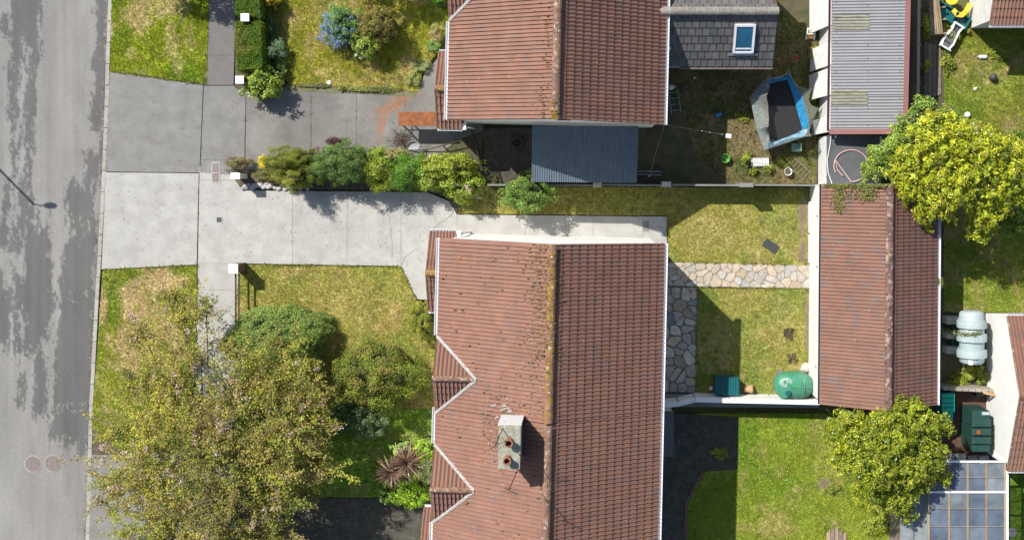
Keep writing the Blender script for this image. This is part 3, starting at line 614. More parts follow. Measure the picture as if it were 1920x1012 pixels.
def moss_on(parent, fn, n, seed, size=(.03, .075), m=m_moss):
    rg = random.Random(seed); mb = MB()
    for _ in range(n):
        r = fn(rg)
        if r is None: continue
        p, nn = r; s = rg.uniform(*size); k = 6; e = Vector((rg.uniform(1., 2.4), rg.uniform(.5, .8), 1)); vs = []
        for ring, (q, z) in enumerate(((1, -.01), (.75, .35), (.3, .55))):
            for j in range(k): a = 2*math.pi*j/k+rg.random()*.5; vs.append(p+Vector((math.cos(a)*q*s*e.x, math.sin(a)*q*s*e.y, 0))+nn*(z*s))
        mb.add(vs, [(i*k+j, i*k+(j+1) % k, (i+1)*k+(j+1) % k, (i+1)*k+j) for i in range(2) for j in range(k)]+[tuple(range(2*k, 3*k))])
    return mb.build('moss', m, parent, local=True, kind='stuff') if mb.v else None
def house(name, label, loc, rz, y0, y1, wl, wr, eave, ridge, gablets=(), porch=None, mridge=m_ridge, mw=m_white, gable_end=None, skipf=None):
    root = thing(name, label, 'house', (loc[0], loc[1], 0), rz)
    tl = math.atan2(ridge-eave, wl); tr = math.atan2(ridge-eave, wr); dk = .07
    # walls
    mb = MB(); xl, xr = -wl+.30, wr-.26; a, b = y0+(.07 if gable_end == 'low' else -.0), y1-(.07 if gable_end == 'high' else 0)
    zl = eave+.3*math.tan(tl)-.12; zr = eave+.26*math.tan(tr)-.12; pts = [(xl, -.1), (xr, -.1), (xr, zr), (0, ridge-.14), (xl, zl)]
    vs = [(x, y, z) for y in (a, b) for x, z in pts]; mb.add(vs, [(0, 1, 2, 3, 4), (9, 8, 7, 6, 5)]+[(i, 5+i, 5+(i+1) % 5, (i+1) % 5) for i in range(5)])
    mb.build('wall', mw, root, local=True)
    # roof deck
    mb = MB(); pr = [(-wl+.02, eave-dk+.01), (0, ridge-dk), (wr-.02, eave-dk+.01), (wr-.02, eave-dk-.05), (0, ridge-dk-.06), (-wl+.02, eave-dk-.05)]
    vs = [(x, y, z) for y in (y0+.004, y1-.004) for x, z in pr]; mb.add(vs, [(0, 1, 2, 3, 4, 5), (11, 10, 9, 8, 7, 6)]+[(i, 6+i, 6+(i+1) % 6, (i+1) % 6) for i in range(6)])
    deck = mb.build('roof', m_deck, root, local=True)
    rf = Roof(root, deck)
    ul, nl = Vector((math.cos(tl), 0, math.sin(tl))), Vector((-math.sin(tl), 0, math.cos(tl)))
    ur, nr = Vector((-math.cos(tr), 0, math.sin(tr))), Vector((math.sin(tr), 0, math.cos(tr)))
    def skip(p):
        for yc, hw in gablets:
            dx = p.x+wl; ap = hw*.585/math.tan(tl)
            if dx < ap-.35 and abs(p.y-yc) < (hw-.25)*(1-dx/ap)-.1: return True
        return bool(skipf and skipf(p))
    # gablets and porch first so that their tiles are objects
    for yc, hw in gablets:
        rise = hw*.585; ap = rise/math.tan(tl); th = math.atan2(rise, hw); ln = math.hypot(rise, hw); zr_ = eave+rise
        gp = MB(); x0 = -wl+.03
        vs = [(x0, yc-hw, eave-.09), (x0, yc+hw, eave-.09), (x0, yc, zr_-.09), (x0+ap, yc, zr_-.09)]
        gp.add(vs, [(0, 2, 3), (1, 3, 2), (0, 1, 2), (0, 3, 1)]); gp.build('gablet', mw, root, local=True)
        d = MB().box((-wl+.12, yc, eave-.6), (.24, 2*hw-.1, 1.1)); d.build('gablet_wall', mw, root, local=True)
        rf.slope((-wl-.04+ap+.3, yc+hw+.02, eave-.05), (0, -math.cos(th), math.sin(th)), (0, math.sin(th), math.cos(th)), ap+.30, ln, tw0=.30, g0=.33)
        rf.slope((-wl-.04, yc-hw-.02, eave-.05), (0, math.cos(th), math.sin(th)), (0, -math.sin(th), math.cos(th)), ap+.30, ln, tw0=.30, g0=.33)
        ridge_tiles(root, (-wl-.05, yc, zr_+.0), (-wl+ap, yc, zr_+.0), m_ridge, .10)
        for sg in (1, -1): strip(root, [(-wl-.02, yc+sg*(hw+.04), eave+.02), (-wl+ap*.5+.02, yc+sg*(hw*.5+.03), eave+rise*.5+.035), (-wl+ap+.03, yc+sg*.02, eave+rise+.04)], .13, m_mortar, 'valley')
    if porch:
        x0, x1, ya, yb, ze, zr_, long_side = porch       # local metres; ridge along x
        ym = (ya+yb)/2; hw = (yb-ya)/2; th = math.atan2(zr_-ze, hw); ln = math.hypot(zr_-ze, hw)
        pm = MB(); prp = [(ya+.05, ze-.09), (ym, zr_-.08), (yb-.05, ze-.09), (yb-.05, ze-.16), (ya+.05, ze-.16)]
        vs = [(x, y, z) for x in (x0+.03, -wl+.45) for y, z in prp]; pm.add(vs, [(4, 3, 2, 1, 0), (5, 6, 7, 8, 9)]+[(i, (i+1) % 5, 5+(i+1) % 5, 5+i) for i in range(5)])
        pd = pm.build('porch_roof', m_deck, root, local=True)
        MB().box(((x0+.15-wl+.3)/2, ym, (ze-.15)/2-.05), (-wl+.3-x0-.15, 2*hw-.3, ze-.15)).build('porch_wall', mw, root, local=True)
        w_hi = x1-x0 if long_side == 'high' else .80; w_lo = x1-x0 if long_side == 'low' else .80
        rf.slope((x0+w_hi, yb, ze-.03), (0, -math.cos(th), math.sin(th)), (0, math.sin(th), math.cos(th)), w_hi, ln, parent=pd, tw0=.29, skip=lambda p: p.x > -wl+.75 and p.y < yb-.42)
        rf.slope((x0, ya, ze-.03), (0, math.cos(th), math.sin(th)), (0, -math.sin(th), math.cos(th)), w_lo, ln, parent=pd, tw0=.29, skip=lambda p: p.x > -wl+.75 and p.y > ya+.42)
        ridge_tiles(pd, (x0-.02, ym, zr_+.02), (-wl+.2, ym, zr_+.02), m_ridge_moss, .12, .4)
        gutter(root, (x0-.02, yb+.0, ze-.03), (x0+w_hi+.03, yb+.0, ze-.03), (0, 1, 0), w=.07)
        gutter(root, (x0-.02, ya-.0, ze-.03), (x0+w_lo+.03, ya-.0, ze-.03), (0, -1, 0), w=.07)
        yl = yb if long_side == 'high' else ya; sg = 1 if long_side == 'high' else -1
        MB().box((x1+.08, yl-sg*.20, ze-.05), (.16, .46, .13)).build('fascia_box', m_upvc, root, local=True)
        pm = MB().tube([(x1+.12, yl-sg*.03, ze-.12), (x1+.2, yl-sg*.10, ze-.6), (x1+.25, yl-sg*.14, 0)], .04, 8); pm.build('downpipe', m_upvc, root, local=True)
        MB().tube([(x1+.12, yl-sg*.26, ze-.2), (x1+.3, yl-sg*.26, .05)], .035, 8).build('downpipe', m_metal, root, local=True)
        strip(root, [(x0-.03, ya, ze-.02), (x0-.03, ym, zr_-.03), (x0-.03, yb, ze-.02)], .06, m_tile, 'porch_verge', .05)
    rf.slope((-wl, y1, eave-.03), ul, nl, y1-y0, wl/math.cos(tl)-.05, skip=skip)
    rf.slope((wr, y0, eave-.03), ur, nr, y1-y0, wr/math.cos(tr)-.05, skip=lambda p: bool(skipf and skipf(p)))
    rf.close()
    ridge_tiles(deck, (0, y1-.02, ridge+.03), (0, y0+.02, ridge+.03), mridge, .15)
    # gutters, broken by the gablets
    ys = sorted([y0+.0]+[v for yc, hw in gablets for v in (yc-hw-.05, yc+hw+.05)]+[y1])
    for a, b in zip(ys[::2], ys[1::2]):
        if b-a > .2: gutter(root, (-wl-.015, max(a, y0), eave-.035), (-wl-.015, min(b, y1), eave-.035), (-1, 0, 0))
    gutter(root, (wr+.015, y0, eave-.035), (wr+.015, y1, eave-.035), (1, 0, 0))
    for ge, yv in (('high', y1-.015), ('low', y0+.015)):
        if gable_end == ge: strip(root, [(-wl, yv, eave-.07), (0, yv, ridge-.05), (wr, yv, eave-.07)], .06, m_ridge, 'verge', .035)
    return root, deck, (tl, tr)
RZ = R(-1.35)
Rinv = Matrix.Rotation(-RZ, 3, 'Z')
def loc_of(org, v): return Rinv @ (Vector(v)-Vector((org[0], org[1], 0)))
# middle house
O1 = (-1.413, -2.26)
EV, RG = 5.0, 7.35
L1 = 6.42
g1 = loc_of(O1, P(820, 702, EV)).y
ph = loc_of(O1, P(808, 433, 2.7)); pl = loc_of(O1, P(806, 583, 2.7)); pr_ = loc_of(O1, P(856, 433, 2.7))
h1, deck1, (tl1, tr1) = house('semi_detached_house', 'middle brown-tiled house half with mossy ridge and white gable wall', O1, RZ, -L1, 0, 4.37, 4.17, EV, RG, [(g1, 1.43)],
    (ph.x, pr_.x, pl.y, ph.y, 2.7, 3.62, 'high'), m_ridge_moss, m_white, 'high')
def mossfn1(rg):
    y = -rg.random()**1.2*6.2; d = abs(rg.gauss(0, .42))+.12
    if rg.random() < .75*(1 if y > -4.2 else .35): 
        if rg.random() < .72: x = -d
        else: x = d*.55
        ty = round((y)/.1529)*.1529-.05; return Vector((x, ty+rg.gauss(0, .02), RG-abs(x)*(.537 if x < 0 else .564)+.02)), Vector((0, 0, 1))
    return None
moss_on(deck1, mossfn1, 900, 4, (.014, .034))
moss_on(deck1, lambda rg: (lambda x, y: (Vector((x, y, RG-abs(x)*.537+.035)), Vector((0, 0, 1))))(-rg.uniform(.2, 4.2), -rg.uniform(.1, 6.1)), 60, 14, (.02, .04), m=mat('dark_moss', (.06, .045, .02), .95, .3, 8))
moss_on(deck1, lambda rg: (Vector((rg.gauss(-.05, .09), -rg.random()*4.6, RG+.12+rg.uniform(-.02, .02))), Vector((0, 0, 1))), 120, 5, (.02, .04), m=mat('gold_moss', (.27, .175, .03), .95, .3, 9, c2=(.17, .10, .03)))
# boiler flue / soil vents at the rear eave
MB().lathe(P(1249, 478, 4.6), [(.06, -.5), (.06, .06), (.1, .09), (.1, .16), (.03, .2)], 12).build('vent_cap', m_upvc, h1)
# lower house half
O2l = Vector((0, -L1-.02, 0)); O2w = Matrix.Rotation(RZ, 3, 'Z') @ O2l+Vector((O1[0], O1[1], 0)); O2 = (O2w.x, O2w.y)
g2 = loc_of(O2, P(816, 906, EV)).y
ph = loc_of(O2, P(797, 950, 2.7))
h2, deck2, _ = house('semi_detached_house', 'lower brown-tiled house half with the grey chimney stack', O2, RZ, -6.6, 0, 4.37, 4.17, EV, RG, [(g2, 1.45)],
    (ph.x, ph.x+1.2, ph.y-3.2, ph.y, 2.7, 3.62, 'low'), m_ridge, m_whitedirty, 'low')
# chimney
ct = P(955, 838, 8.55); cl = loc_of(O2, ct); zb = RG-abs(cl.x)*.537
ch = MB().box((cl.x, cl.y, (zb-.5+8.45)/2), (.70, 1.44, 8.45-zb+.5)).build('chimney', m_chim, h2, local=True)
MB().box((cl.x, cl.y, 8.50), (.76, 1.50, .10)).build('cap', m_chim, ch, local=True)
for dy in (.21, -.40):
    MB().lathe((cl.x+(-.0 if dy > 0 else -.05), cl.y+dy, 8.54), [(.16, 0), (.13, .05), (.115, .30), (.15, .31), (.15, .37), (.10, .37), (.095, .02)], 16, closed=False).build('chimney_pot', m_potred, ch, local=True)
m_flash = mat('white_flashing', (.66, .66, .66), .7, .15, 6)
MB().box((cl.x-.02, cl.y+.74, zb+1.0), (.82, .05, 1.5)).build('flashing', m_flash, ch, local=True)
mb = MB(); rgx = random.Random(2)
for i in range(15):
    x = cl.x-.1-rgx.random()**1.5*.75; y = cl.y+.95+rgx.gauss(0, .13)-(.5*rgx.random() if x < cl.x-.45 else 0); mb.box((x, y, RG-abs(x)*.537+.045), (rgx.uniform(.05, .16), rgx.uniform(.03, .07), .02), rgx.uniform(-.5, .5), None)
mb.build('mortar_skirt', m_mortar, ch, local=True, kind='stuff')
def mossfn2(rg):
    x = cl.x-rg.random()**.8*1.5+.3; y = cl.y+rg.gauss(.55, .65); y = round(y/.155)*.155+.05
    return Vector((x, y+rg.gauss(0, .02), RG-abs(x)*.537+.03)), Vector((0, 0, 1))
moss_on(deck2, mossfn2, 260, 9, (.01, .028), m=mat('dark_moss', None))
moss_on(deck2, lambda rg: (lambda x, y: (Vector((x, y, RG-abs(x)*.537+.035)), Vector((0, 0, 1))))(-rg.uniform(.2, 4.2), -rg.uniform(.1, 6.1)), 50, 19, (.015, .035), m=mat('dark_moss', None))
# aerials on the chimney
def aerial(label, base, top, boom, n):
    a = Vector(base); b = Vector(top)
    t = thing('tv_aerial', label, 'aerial', base, group='aerials on the chimney')
    MB().tube([a, b], .016, 6).build('mast', m_darkmetal, t)
    d = Vector(boom); MB().tube([b-d*.3, b+d*.7], .012, 5).build('boom', m_darkmetal, t); s = Vector((-d.y, d.x, 0)).normalized(); mb = MB()
    for k in range(n): q = b-d*.3+d*(k+.5)/n; mb.tube([q-s*.17, q+s*.17], .006, 4)
    mb.build('elements', m_darkmetal, t)
aerial('thin tv aerial clamped to the upper side of the chimney', P(948, 790, 8.0), P(928, 836, 9.9), (.5, .25, 0), 6)
aerial('thin tv aerial clamped to the lower side of the chimney', P(970, 882, 8.2), P(954, 918, 9.7), (.45, -.2, 0), 6)
# upper house
O3 = (-1.352, 2.30); EV3, RG3 = 4.0, 6.35
g3 = loc_of(O3, P(843, -32, EV3)).y
pl = loc_of(O3, P(821, 241, 2.3)); ph = loc_of(O3, P(822, 97, 2.3)); pr_ = loc_of(O3, P(866, 241, 2.3))
h3, deck3, _ = house('house', 'upper brown-tiled house beside the corrugated carport', O3, RZ, 0, 7.6, 4.28, 4.14, EV3, RG3, [(g3, 1.45)], (pl.x, pr_.x, pl.y, ph.y, 2.3, 3.2, 'low'), m_ridge, m_whitedirty, 'low')
moss_on(deck3, lambda rg: (Vector((-abs(rg.gauss(0, .25))-.15, round(rg.uniform(0, 5)/.155)*.155+.05, RG3-.15)), Vector((0, 0, 1))), 110, 21, (.015, .04), m=mat('dark_moss', None))
moss_on(deck3, lambda rg: (Vector((rg.gauss(-.03, .07), rg.random()**2*.7, RG3+.13)), Vector((0, 0, 1))), 30, 22, (.03, .07), m=mat('gold_moss', None))
MB().lathe(P(1252, 92, 3.7), [(.06, -.4), (.06, .06), (.1, .09), (.1, .16), (.03, .2)], 12).build('vent_cap', m_upvc, h3)
mb = MB(); gv = P(1052, 228, 5.6); lv = loc_of(O3, gv); mb.box((lv.x+.1, .045, 5.0), (.5, .05, .22)); mb.build('gable_vent', m_darkmetal, h3, local=True)
# slate extension of the upper house
sx0, sx1 = 2.62, 7.25; ye, yr, ze, zr = P(0, 124, 2.7).y, P(0, 21, 4.0).y, 2.7, 4.0
ex = thing('slate_roofed_extension', 'grey slate-roofed rear extension with a skylight', 'extension', (sx0, ye, 0))
yb2 = yr+(yr-ye)
mb = MB(); pts = [(ye+.2, -.1), (yb2-.2, -.1), (yb2-.2, ze-.1), (yr, zr-.12), (ye+.2, ze-.1)]
vs = [(x, y, z) for x in (sx0, sx1-.06) for y, z in pts]; mb.add(vs, [(0, 4, 3, 2, 1), (5, 6, 7, 8, 9)]+[(i, (i+1) % 5, 5+(i+1) % 5, 5+i) for i in range(5)]); mb.build('wall', m_grender, ex)
th = math.atan2(zr-ze, yr-ye); ln = math.hypot(zr-ze, yr-ye)
pts = [(ye, ze-.05), (yr, zr-.05), (yb2, ze-.05), (yb2, ze-.1), (yr, zr-.1), (ye, ze-.1)]
mb = MB(); vs = [(x, y, z) for x in (sx0, sx1) for y, z in pts]; mb.add(vs, [(5, 4, 3, 2, 1, 0), (6, 7, 8, 9, 10, 11)]+[(i, (i+1) % 6, 6+(i+1) % 6, 6+i) for i in range(6)]); edk = mb.build('roof', m_deck, ex)
rs = Roof(ex, edk, m_slate, 'flat')
bx = Vector((sx0, ye, 0))
sk = P(1395, 70, 3.4)-bx
rs.slope(Vector((0, 0, ze-.04)), (0, math.cos(th), math.sin(th)), (0, -math.sin(th), math.cos(th)), sx1-sx0, ln, tw0=.29, g0=.335, stagger=True)
rs.slope(Vector((sx1-sx0, yb2-ye, ze-.04)), (0, -math.cos(th), math.sin(th)), (0, math.sin(th), math.cos(th)), sx1-sx0, ln, tw0=.29, g0=.335, stagger=True)
rs.close()
ridge_tiles(edk, (0, yr-ye, zr+.05), (sx1-sx0+.02, yr-ye, zr+.05), mat('slate_ridge', (.26, .245, .22), .9, .25, 4, rnd=.2, spots=[(7, .62, .06, (.38, .26, .08))]), .15)
MB().box(((sx0+sx1)/2+.45, ye-.06, ze-.12), (sx1-sx0-.9, .12, .1)).build('gutter', mat('brown_gutter', (.16, .13, .11), .7, .2, 3), ex)
# skylight lies in the lower slope
Rs = Matrix.Rotation(th, 4, 'X'); p0 = P(1395, 71, 3.42); zc = ze+(p0.y-ye)*math.tan(th)
def onroof(dx, dy, dz): return Vector((p0.x, p0.y, zc))+(Rs.to_3x3() @ Vector((dx, dy, dz)))
sky_l = MB().box(onroof(0, 0, .03), (.80, 1.28, .10), rot=Euler((th, 0, 0))).build('skylight', m_leadgrey, ex)
for c, d in (((-.37, 0), (.09, 1.22)), ((.37, 0), (.09, 1.22)), ((0, .58), (.66, .10)), ((0, -.58), (.66, .08))): MB().box(onroof(c[0], c[1], .105), (*d, .06), rot=Euler((th, 0, 0))).build('frame', m_upvc, sky_l)
MB().box(onroof(0, 0, .09), (.66, 1.08, .03), rot=Euler((th, 0, 0))).build('pane', m_glass, sky_l)
MB().box(onroof(0, -.42, .115), (.60, .05, .02), rot=Euler((th, 0, 0))).build('opening_bar', m_upvc, sky_l)
MB().box(onroof(0, -.72, .03), (1.2, .10, .03), rot=Euler((th, 0, 0))).build('flashing', m_metal, sky_l)
# corrugated sheets
def corr(mb, a, b, c, d, period, amp, per=8, along='ab'):
    """sheet a-b-c-d; ribs run along a->b, waves across from a to d"""
    a, b, c, d = map(Vector, (a, b, c, d)); n = max(2, int(round((d-a).length/period*per))); nn = (b-a).cross(d-a).normalized(); vs = []
    for i in range(n+1):
        t = i/n; z = nn*math.sin(2*math.pi*i/per)*amp; vs += [a+(d-a)*t+z, b+(c-b)*t+z]
    for i in range(n+1): vs += [Vector(vs[2*i])-nn*.012, Vector(vs[2*i+1])-nn*.012]
    m = 2*(n+1)
    mb.add(vs, [(2*i, 2*i+1, 2*i+3, 2*i+2) for i in range(n)]+[(m+2*i+2, m+2*i+3, m+2*i+1, m+2*i) for i in range(n)]+[(0, m, m+1, 1)]+[(m-2, m-1, 2*m-1, 2*m-2)]+[(2*i, 2*i+2, m+2*i+2, m+2*i) for i in range(n)]+[(2*i+1, m+2*i+1, m+2*i+3, 2*i+3) for i in range(n)])
# carport
cp = thing('carport', 'dark blue-grey corrugated carport roof beside the upper house', 'carport', P(1095, 290, 0))
a, b, c, d = P(998, 236, 2.75), P(997, 341, 2.45), P(1193, 343, 2.45), P(1196, 238, 2.75)
nsh = 4
for i in range(nsh):
    t0, t1 = i/nsh, (i+1)/nsh+.004; mb = MB(); up = Vector((0, 0, .012*(i % 2)))
    corr(mb, a+(d-a)*t0+up, b+(c-b)*t0+up, b+(c-b)*t1+up, a+(d-a)*t1+up, .095, .016, 6); mb.build('roof_sheet', m_corrdark, cp)
for q in (b, c): MB().box((q.x*.99, q.y+.08, 1.2), (.09, .09, 2.45)).build('post', m_woodgrey, cp)
MB().box(((b.x+c.x)/2, b.y+.08, 2.33), (c.x-b.x, .06, .12)).build('beam', m_woodgrey, cp)
MB().box(((a.x+d.x)/2, a.y-.03, 2.68), (d.x-a.x, .05, .05)).build('flashing', m_leadgrey, cp)
# big corrugated shed
cs = thing('corrugated_shed', 'long shed with grey corrugated roof and red-brown edge trim', 'shed', P(1620, 120, 0))
zl, zr2 = 2.7, 2.95; x0, x1 = 9.56, P(1697, 0, zr2).x; yb_, yt_ = P(0, 246, 2.7).y, 9.2
mb = MB(); pts = [(x0+.12, yb_+.1), (x1-.1, yb_+.1), (x1-.1, yt_), (x0+.12, yt_)]; mb.prism(pts, -.1, zl-.12); mb.build('wall', m_whitedirty, cs)
sh = 5; skew = -.10
for i in range(sh):
    ya, yb3 = yb_+(yt_-yb_)*i/sh, yb_+(yt_-yb_)*(i+1)/sh+.03; mb = MB(); e = .012*(i % 2)
    corr(mb, (x0+skew*-(ya-yb_)/7, ya, zl+e), (x1+.02*(ya-yb_)-.05, ya, zr2+e), (x1+.02*(yb3-yb_)-.05, yb3, zr2+e), (x0+skew*-(yb3-yb_)/7, yb3, zl+e), .124, .02, 8); mb.build('roof_sheet', m_corr, cs)
for ya, yb3 in ((170, 197), (28, 57)):
    mb = MB(); xa = x0+.03+(.09 if ya < 100 else 0); corr(mb, (xa, P(0, yb3, 2.7).y, zl+.03), (xa+1.42, P(0, yb3, 2.7).y, zl+.152), (xa+1.42, P(0, ya, 2.7).y, zl+.152), (xa, P(0, ya, 2.7).y, zl+.03), .124, .02, 8); mb.build('clear_sheet', m_translu, cs)
MB().box(((x0+x1)/2, yb_-.03, 2.86), (x1-x0+.1, .20, .16), rot=Euler((0, -.085, 0))).build('trim', m_trim, cs)
MB().add([(x1-.10, yb_-.12, zr2+.06), (x1+.08, yb_-.12, zr2+.06), (x1+.26, yt_, zr2+.06), (x1+.06, yt_, zr2+.06), (x1-.10, yb_-.12, zr2-.12), (x1+.08, yb_-.12, zr2-.12), (x1+.26, yt_, zr2-.12), (x1+.06, yt_, zr2-.12)], [(0, 1, 2, 3), (4, 7, 6, 5), (0, 4, 5, 1), (1, 5, 6, 2), (2, 6, 7, 3), (3, 7, 4, 0)]).build('trim', m_trim, cs)
gutter(cs, (x0-.05-P(1620, 120, 0).x, yb_-P(1620, 120, 0).y, zl-.03), (x0+.05-P(1620, 120, 0).x, yt_-P(1620, 120, 0).y, zl-.03), (-1, 0, 0), mat('maroon_gutter', (.12, .05, .06), .5), .06)
mb = MB()
for iy in range(13):
    for fx in (.08, .5, .93): mb.lathe((x0+(x1-x0)*fx, yb_+.25+iy*.53+random.choice((0, .124)), zl+.25*fx+.03), [(.02, 0), (.016, .02)], 6)
mb.build('roof_bolts', mat('rusty_bolt', (.12, .05, .03), .8), cs, kind='stuff')
# half-open white shed doors / panels at its left wall
for ya, yb3, lean, lab in ((-30, 49, .40, 'upper'), (76, 124, .38, 'middle'), (126, 180, .42, 'lower'), (216, 249, .30, 'bottom')):
    A, B = P(1557, ya, 2.45), P(1553, yb3, 2.35); x = x0+.10
    vs = [(x-lean, A.y-.1, .02), (x-lean, B.y, .02), (x-.02, B.y+.05, 2.3), (x-.02, A.y, 2.35)]; vs += [(p[0]+.04, p[1], p[2]) for p in vs]
    MB().add(vs, [(3, 2, 1, 0), (4, 5, 6, 7), (0, 1, 5, 4), (1, 2, 6, 5), (2, 3, 7, 6), (3, 0, 4, 7)]).build('white_board', m_whitedirty, label=f'white board leaning on the corrugated shed, {lab} of the four', cat='board', group='white boards leaning on the corrugated shed')
# flat felt roof store with hose
fs_ = thing('flat_roof_store', 'small store with dark felt flat roof below the corrugated shed', 'store', P(1600, 295, 0))
pl_ = PP([(1551, 254), (1652, 254), (1652, 346), (1551, 346)], 2.2); MB().prism([(p[0]+(.1 if p[0] < 10 else -.05), p[1]) for p in pl_], -.1, 2.08).build('wall', m_whitedirty, fs_)
MB().prism(pl_, 2.08, 2.2).build('felt_roof', m_felt, fs_)
MB().box((P(1652, 270, 2.3).x, P(0, 268, 2.3).y, 2.25), (.05, .5, .12)).build('upstand', m_whitedirty, fs_)
mb = MB(); pts = []
for k in range(0, 42):
    an = R(205)-R(k*7.2); q = P(1596, 311, 2.23+.0008*k); pts.append(q+Vector((math.cos(an)*.70, math.sin(an)*.64, .0)))
pts += [P(1566, 300, 2.27), P(1570, 318, 2.26), P(1580, 330, 2.26)]
mb.tube(pts, .024, 6).build('hose', m_hose, label='loop of pale pink hose on the flat felt roof', cat='hose')
MB().tube([P(1558, 256, 2.24), P(1556, 275, 2.24), P(1551, 300, 2.24), P(1553, 325, 2.24), P(1560, 344, 2.24)], .016, 5).build('cable', m_upvc, label='thin white cable along the edge of the felt roof', cat='cable')
# tiled shed
rzs = R(-.45); Os = P(1669, 346, 3.9)
sroot = thing('tiled_shed', 'long white shed with brown tiled roof behind the middle garden', 'shed', (Os.x, Os.y, 0), rzs)
wl, wr, ev, rg_, Ls = 2.40, 2.28, 2.62, 3.9, 8.85
ts = math.atan2(rg_-ev, wl); tr = math.atan2(rg_-ev, wr)
mb = MB(); pts = [(-wl+.06, -.1), (wr-.15, -.1), (wr-.15, ev-.05), (0, rg_-.14), (-wl+.06, ev-.1)]
vs = [(x, y, z) for y in (-Ls+.06, -.04) for x, z in pts]; mb.add(vs, [(0, 1, 2, 3, 4), (9, 8, 7, 6, 5)]+[(i, 5+i, 5+(i+1) % 5, (i+1) % 5) for i in range(5)]); mb.build('wall', m_white, sroot, local=True)
mb = MB(); pts = [(-wl+.02, ev-.06), (0, rg_-.06), (wr-.02, ev-.06), (wr-.02, ev-.12), (0, rg_-.13), (-wl+.02, ev-.12)]
vs = [(x, y, z) for y in (-Ls, 0) for x, z in pts]; mb.add(vs, [(0, 1, 2, 3, 4, 5), (11, 10, 9, 8, 7, 6)]+[(i, 6+i, 6+(i+1) % 6, (i+1) % 6) for i in range(6)]); sdk = mb.build('roof', m_deck, sroot, local=True)
m_tile2 = mat('shed_tile', None, .82, .11, 1.0, palette=[(.225, .122, .092), (.234, .123, .091), (.226, .124, .095), (.24, .127, .092), (.22, .119, .088), (.228, .122, .091), (.232, .123, .091), (.19, .128, .108), (.225, .121, .09), (.234, .124, .094)], rnd=.045, fine=.1, fscale=38, bump=.3, bscale=90, spots=[(9., .70, .03, lichen), (13., .74, .02, (.03, .024, .015))])
rsd = Roof(sroot, sdk, m_tile2)
rsd.slope((-wl, 0, ev-.03), (math.cos(ts), 0, math.sin(ts)), (-math.sin(ts), 0, math.cos(ts)), Ls, wl/math.cos(ts)-.04, tw0=.295)
rsd.slope((wr, -Ls, ev-.03), (-math.cos(tr), 0, math.sin(tr)), (math.sin(tr), 0, math.cos(tr)), Ls, wr/math.cos(tr)-.04, tw0=.295)
rsd.close()
ridge_tiles(sdk, (0, 0, rg_+.02), (0, -Ls, rg_+.02), m_shedridge, .14)
gutter(sroot, (wr+.015, -Ls, ev-.03), (wr+.015, 0, ev-.03), (1, 0, 0)); gutter(sroot, (-wl-.02, -Ls, ev-.05), (-wl-.02, 0, ev-.05), (-1, 0, 0), mat('dark_gutter', (.03, .025, .06), .5), .03)
for k, yy in enumerate((405, 500, 688)):
    q = P(1531, yy, 1.6); MB().box((-wl+.05, q.y-Os.y, 1.6), (.05, .05, .3)).build('pipe_stub', m_mortar, sroot, local=True)
for y0_, y1_ in ((378, 436), (440, 492)):
    a, b = P(1518, y0_, 0), P(1518, y1_, 0); MB().box(((a.x+b.x)/2-.02, (a.y+b.y)/2, .12), (.09, abs(a.y-b.y), .22), 0).build('leaning_board', m_whitedirty, label=f'pale timber lying against the shed wall, {"upper" if y0_ < 400 else "lower"} one', cat='timber', group='pale timbers along the shed wall')
# bungalows at the right edge
def bungalow(label, wx, ys, ye_, zr_, ze_, yroof, hi=True):
    t = thing('bungalow', label, 'house', (wx, yroof, 0)); x2 = wx+9
    mb = MB(); pts = [(ys+.2, -.1), (ye_-.2, -.1), (ye_-.2, ze_-.12), (yroof, zr_-.12), (ys+.2, ze_-.12)]; vs = [(x, y, z) for x in (wx, x2) for y, z in pts]
    mb.add(vs, [(0, 4, 3, 2, 1), (5, 6, 7, 8, 9)]+[(i, (i+1) % 5, 5+(i+1) % 5, 5+i) for i in range(5)]); mb.build('wall', m_white if hi else m_whitedirty, t)
    pts = [(ys, ze_-.05), (yroof, zr_-.05), (ye_, ze_-.05), (ye_, ze_-.1), (yroof, zr_-.1), (ys, ze_-.1)]; mb = MB(); vs = [(x, y, z) for x in (wx-.03, x2) for y, z in pts]
    mb.add(vs, [(5, 4, 3, 2, 1, 0), (6, 7, 8, 9, 10, 11)]+[(i, (i+1) % 6, 6+(i+1) % 6, 6+i) for i in range(6)]); dk = mb.build('roof', m_deck, t)
    rf = Roof(t, dk, m_tile, limit=200)
    for yy, sg in ((ys, 1), (ye_, -1)):
        h = abs(yroof-yy); th = math.atan2(zr_-ze_, h); ln = math.hypot(zr_-ze_, h); o = Vector((-.04 if sg > 0 else 2.9, yy-yroof, ze_-.03))
        rf.slope(o, (0, sg*math.cos(th), math.sin(th)), (0, -sg*math.sin(th), math.cos(th)), 2.94, ln, tw0=.29)
        gutter(t, (-.06, yy-yroof, ze_-.03), (9, yy-yroof, ze_-.03), (0, -sg, 0), w=.08)
        strip(t, [(-.06, yy-yroof, ze_-.04), (-.06, 0, zr_-.02)], .07, m_ridge, 'verge', .04)
    rf.close(); ridge_tiles(dk, (-.04, 0, zr_+.02), (3, 0, zr_+.02), m_ridge, .13); return t
bungalow('white-gabled bungalow at the right edge beside the oil tanks', 16.8, P(0, 882, 2.5).y, P(0, 592, 2.5).y, 3.8, 2.5, P(0, 742, 3.8).y)
bungalow('grey-white bungalow corner with brown tiles at the top right', 16.12, P(0, 47, 2.44).y, P(0, 47, 2.44).y+6.4, 3.8, 2.44, P(0, 47, 2.44).y+3.2, False)
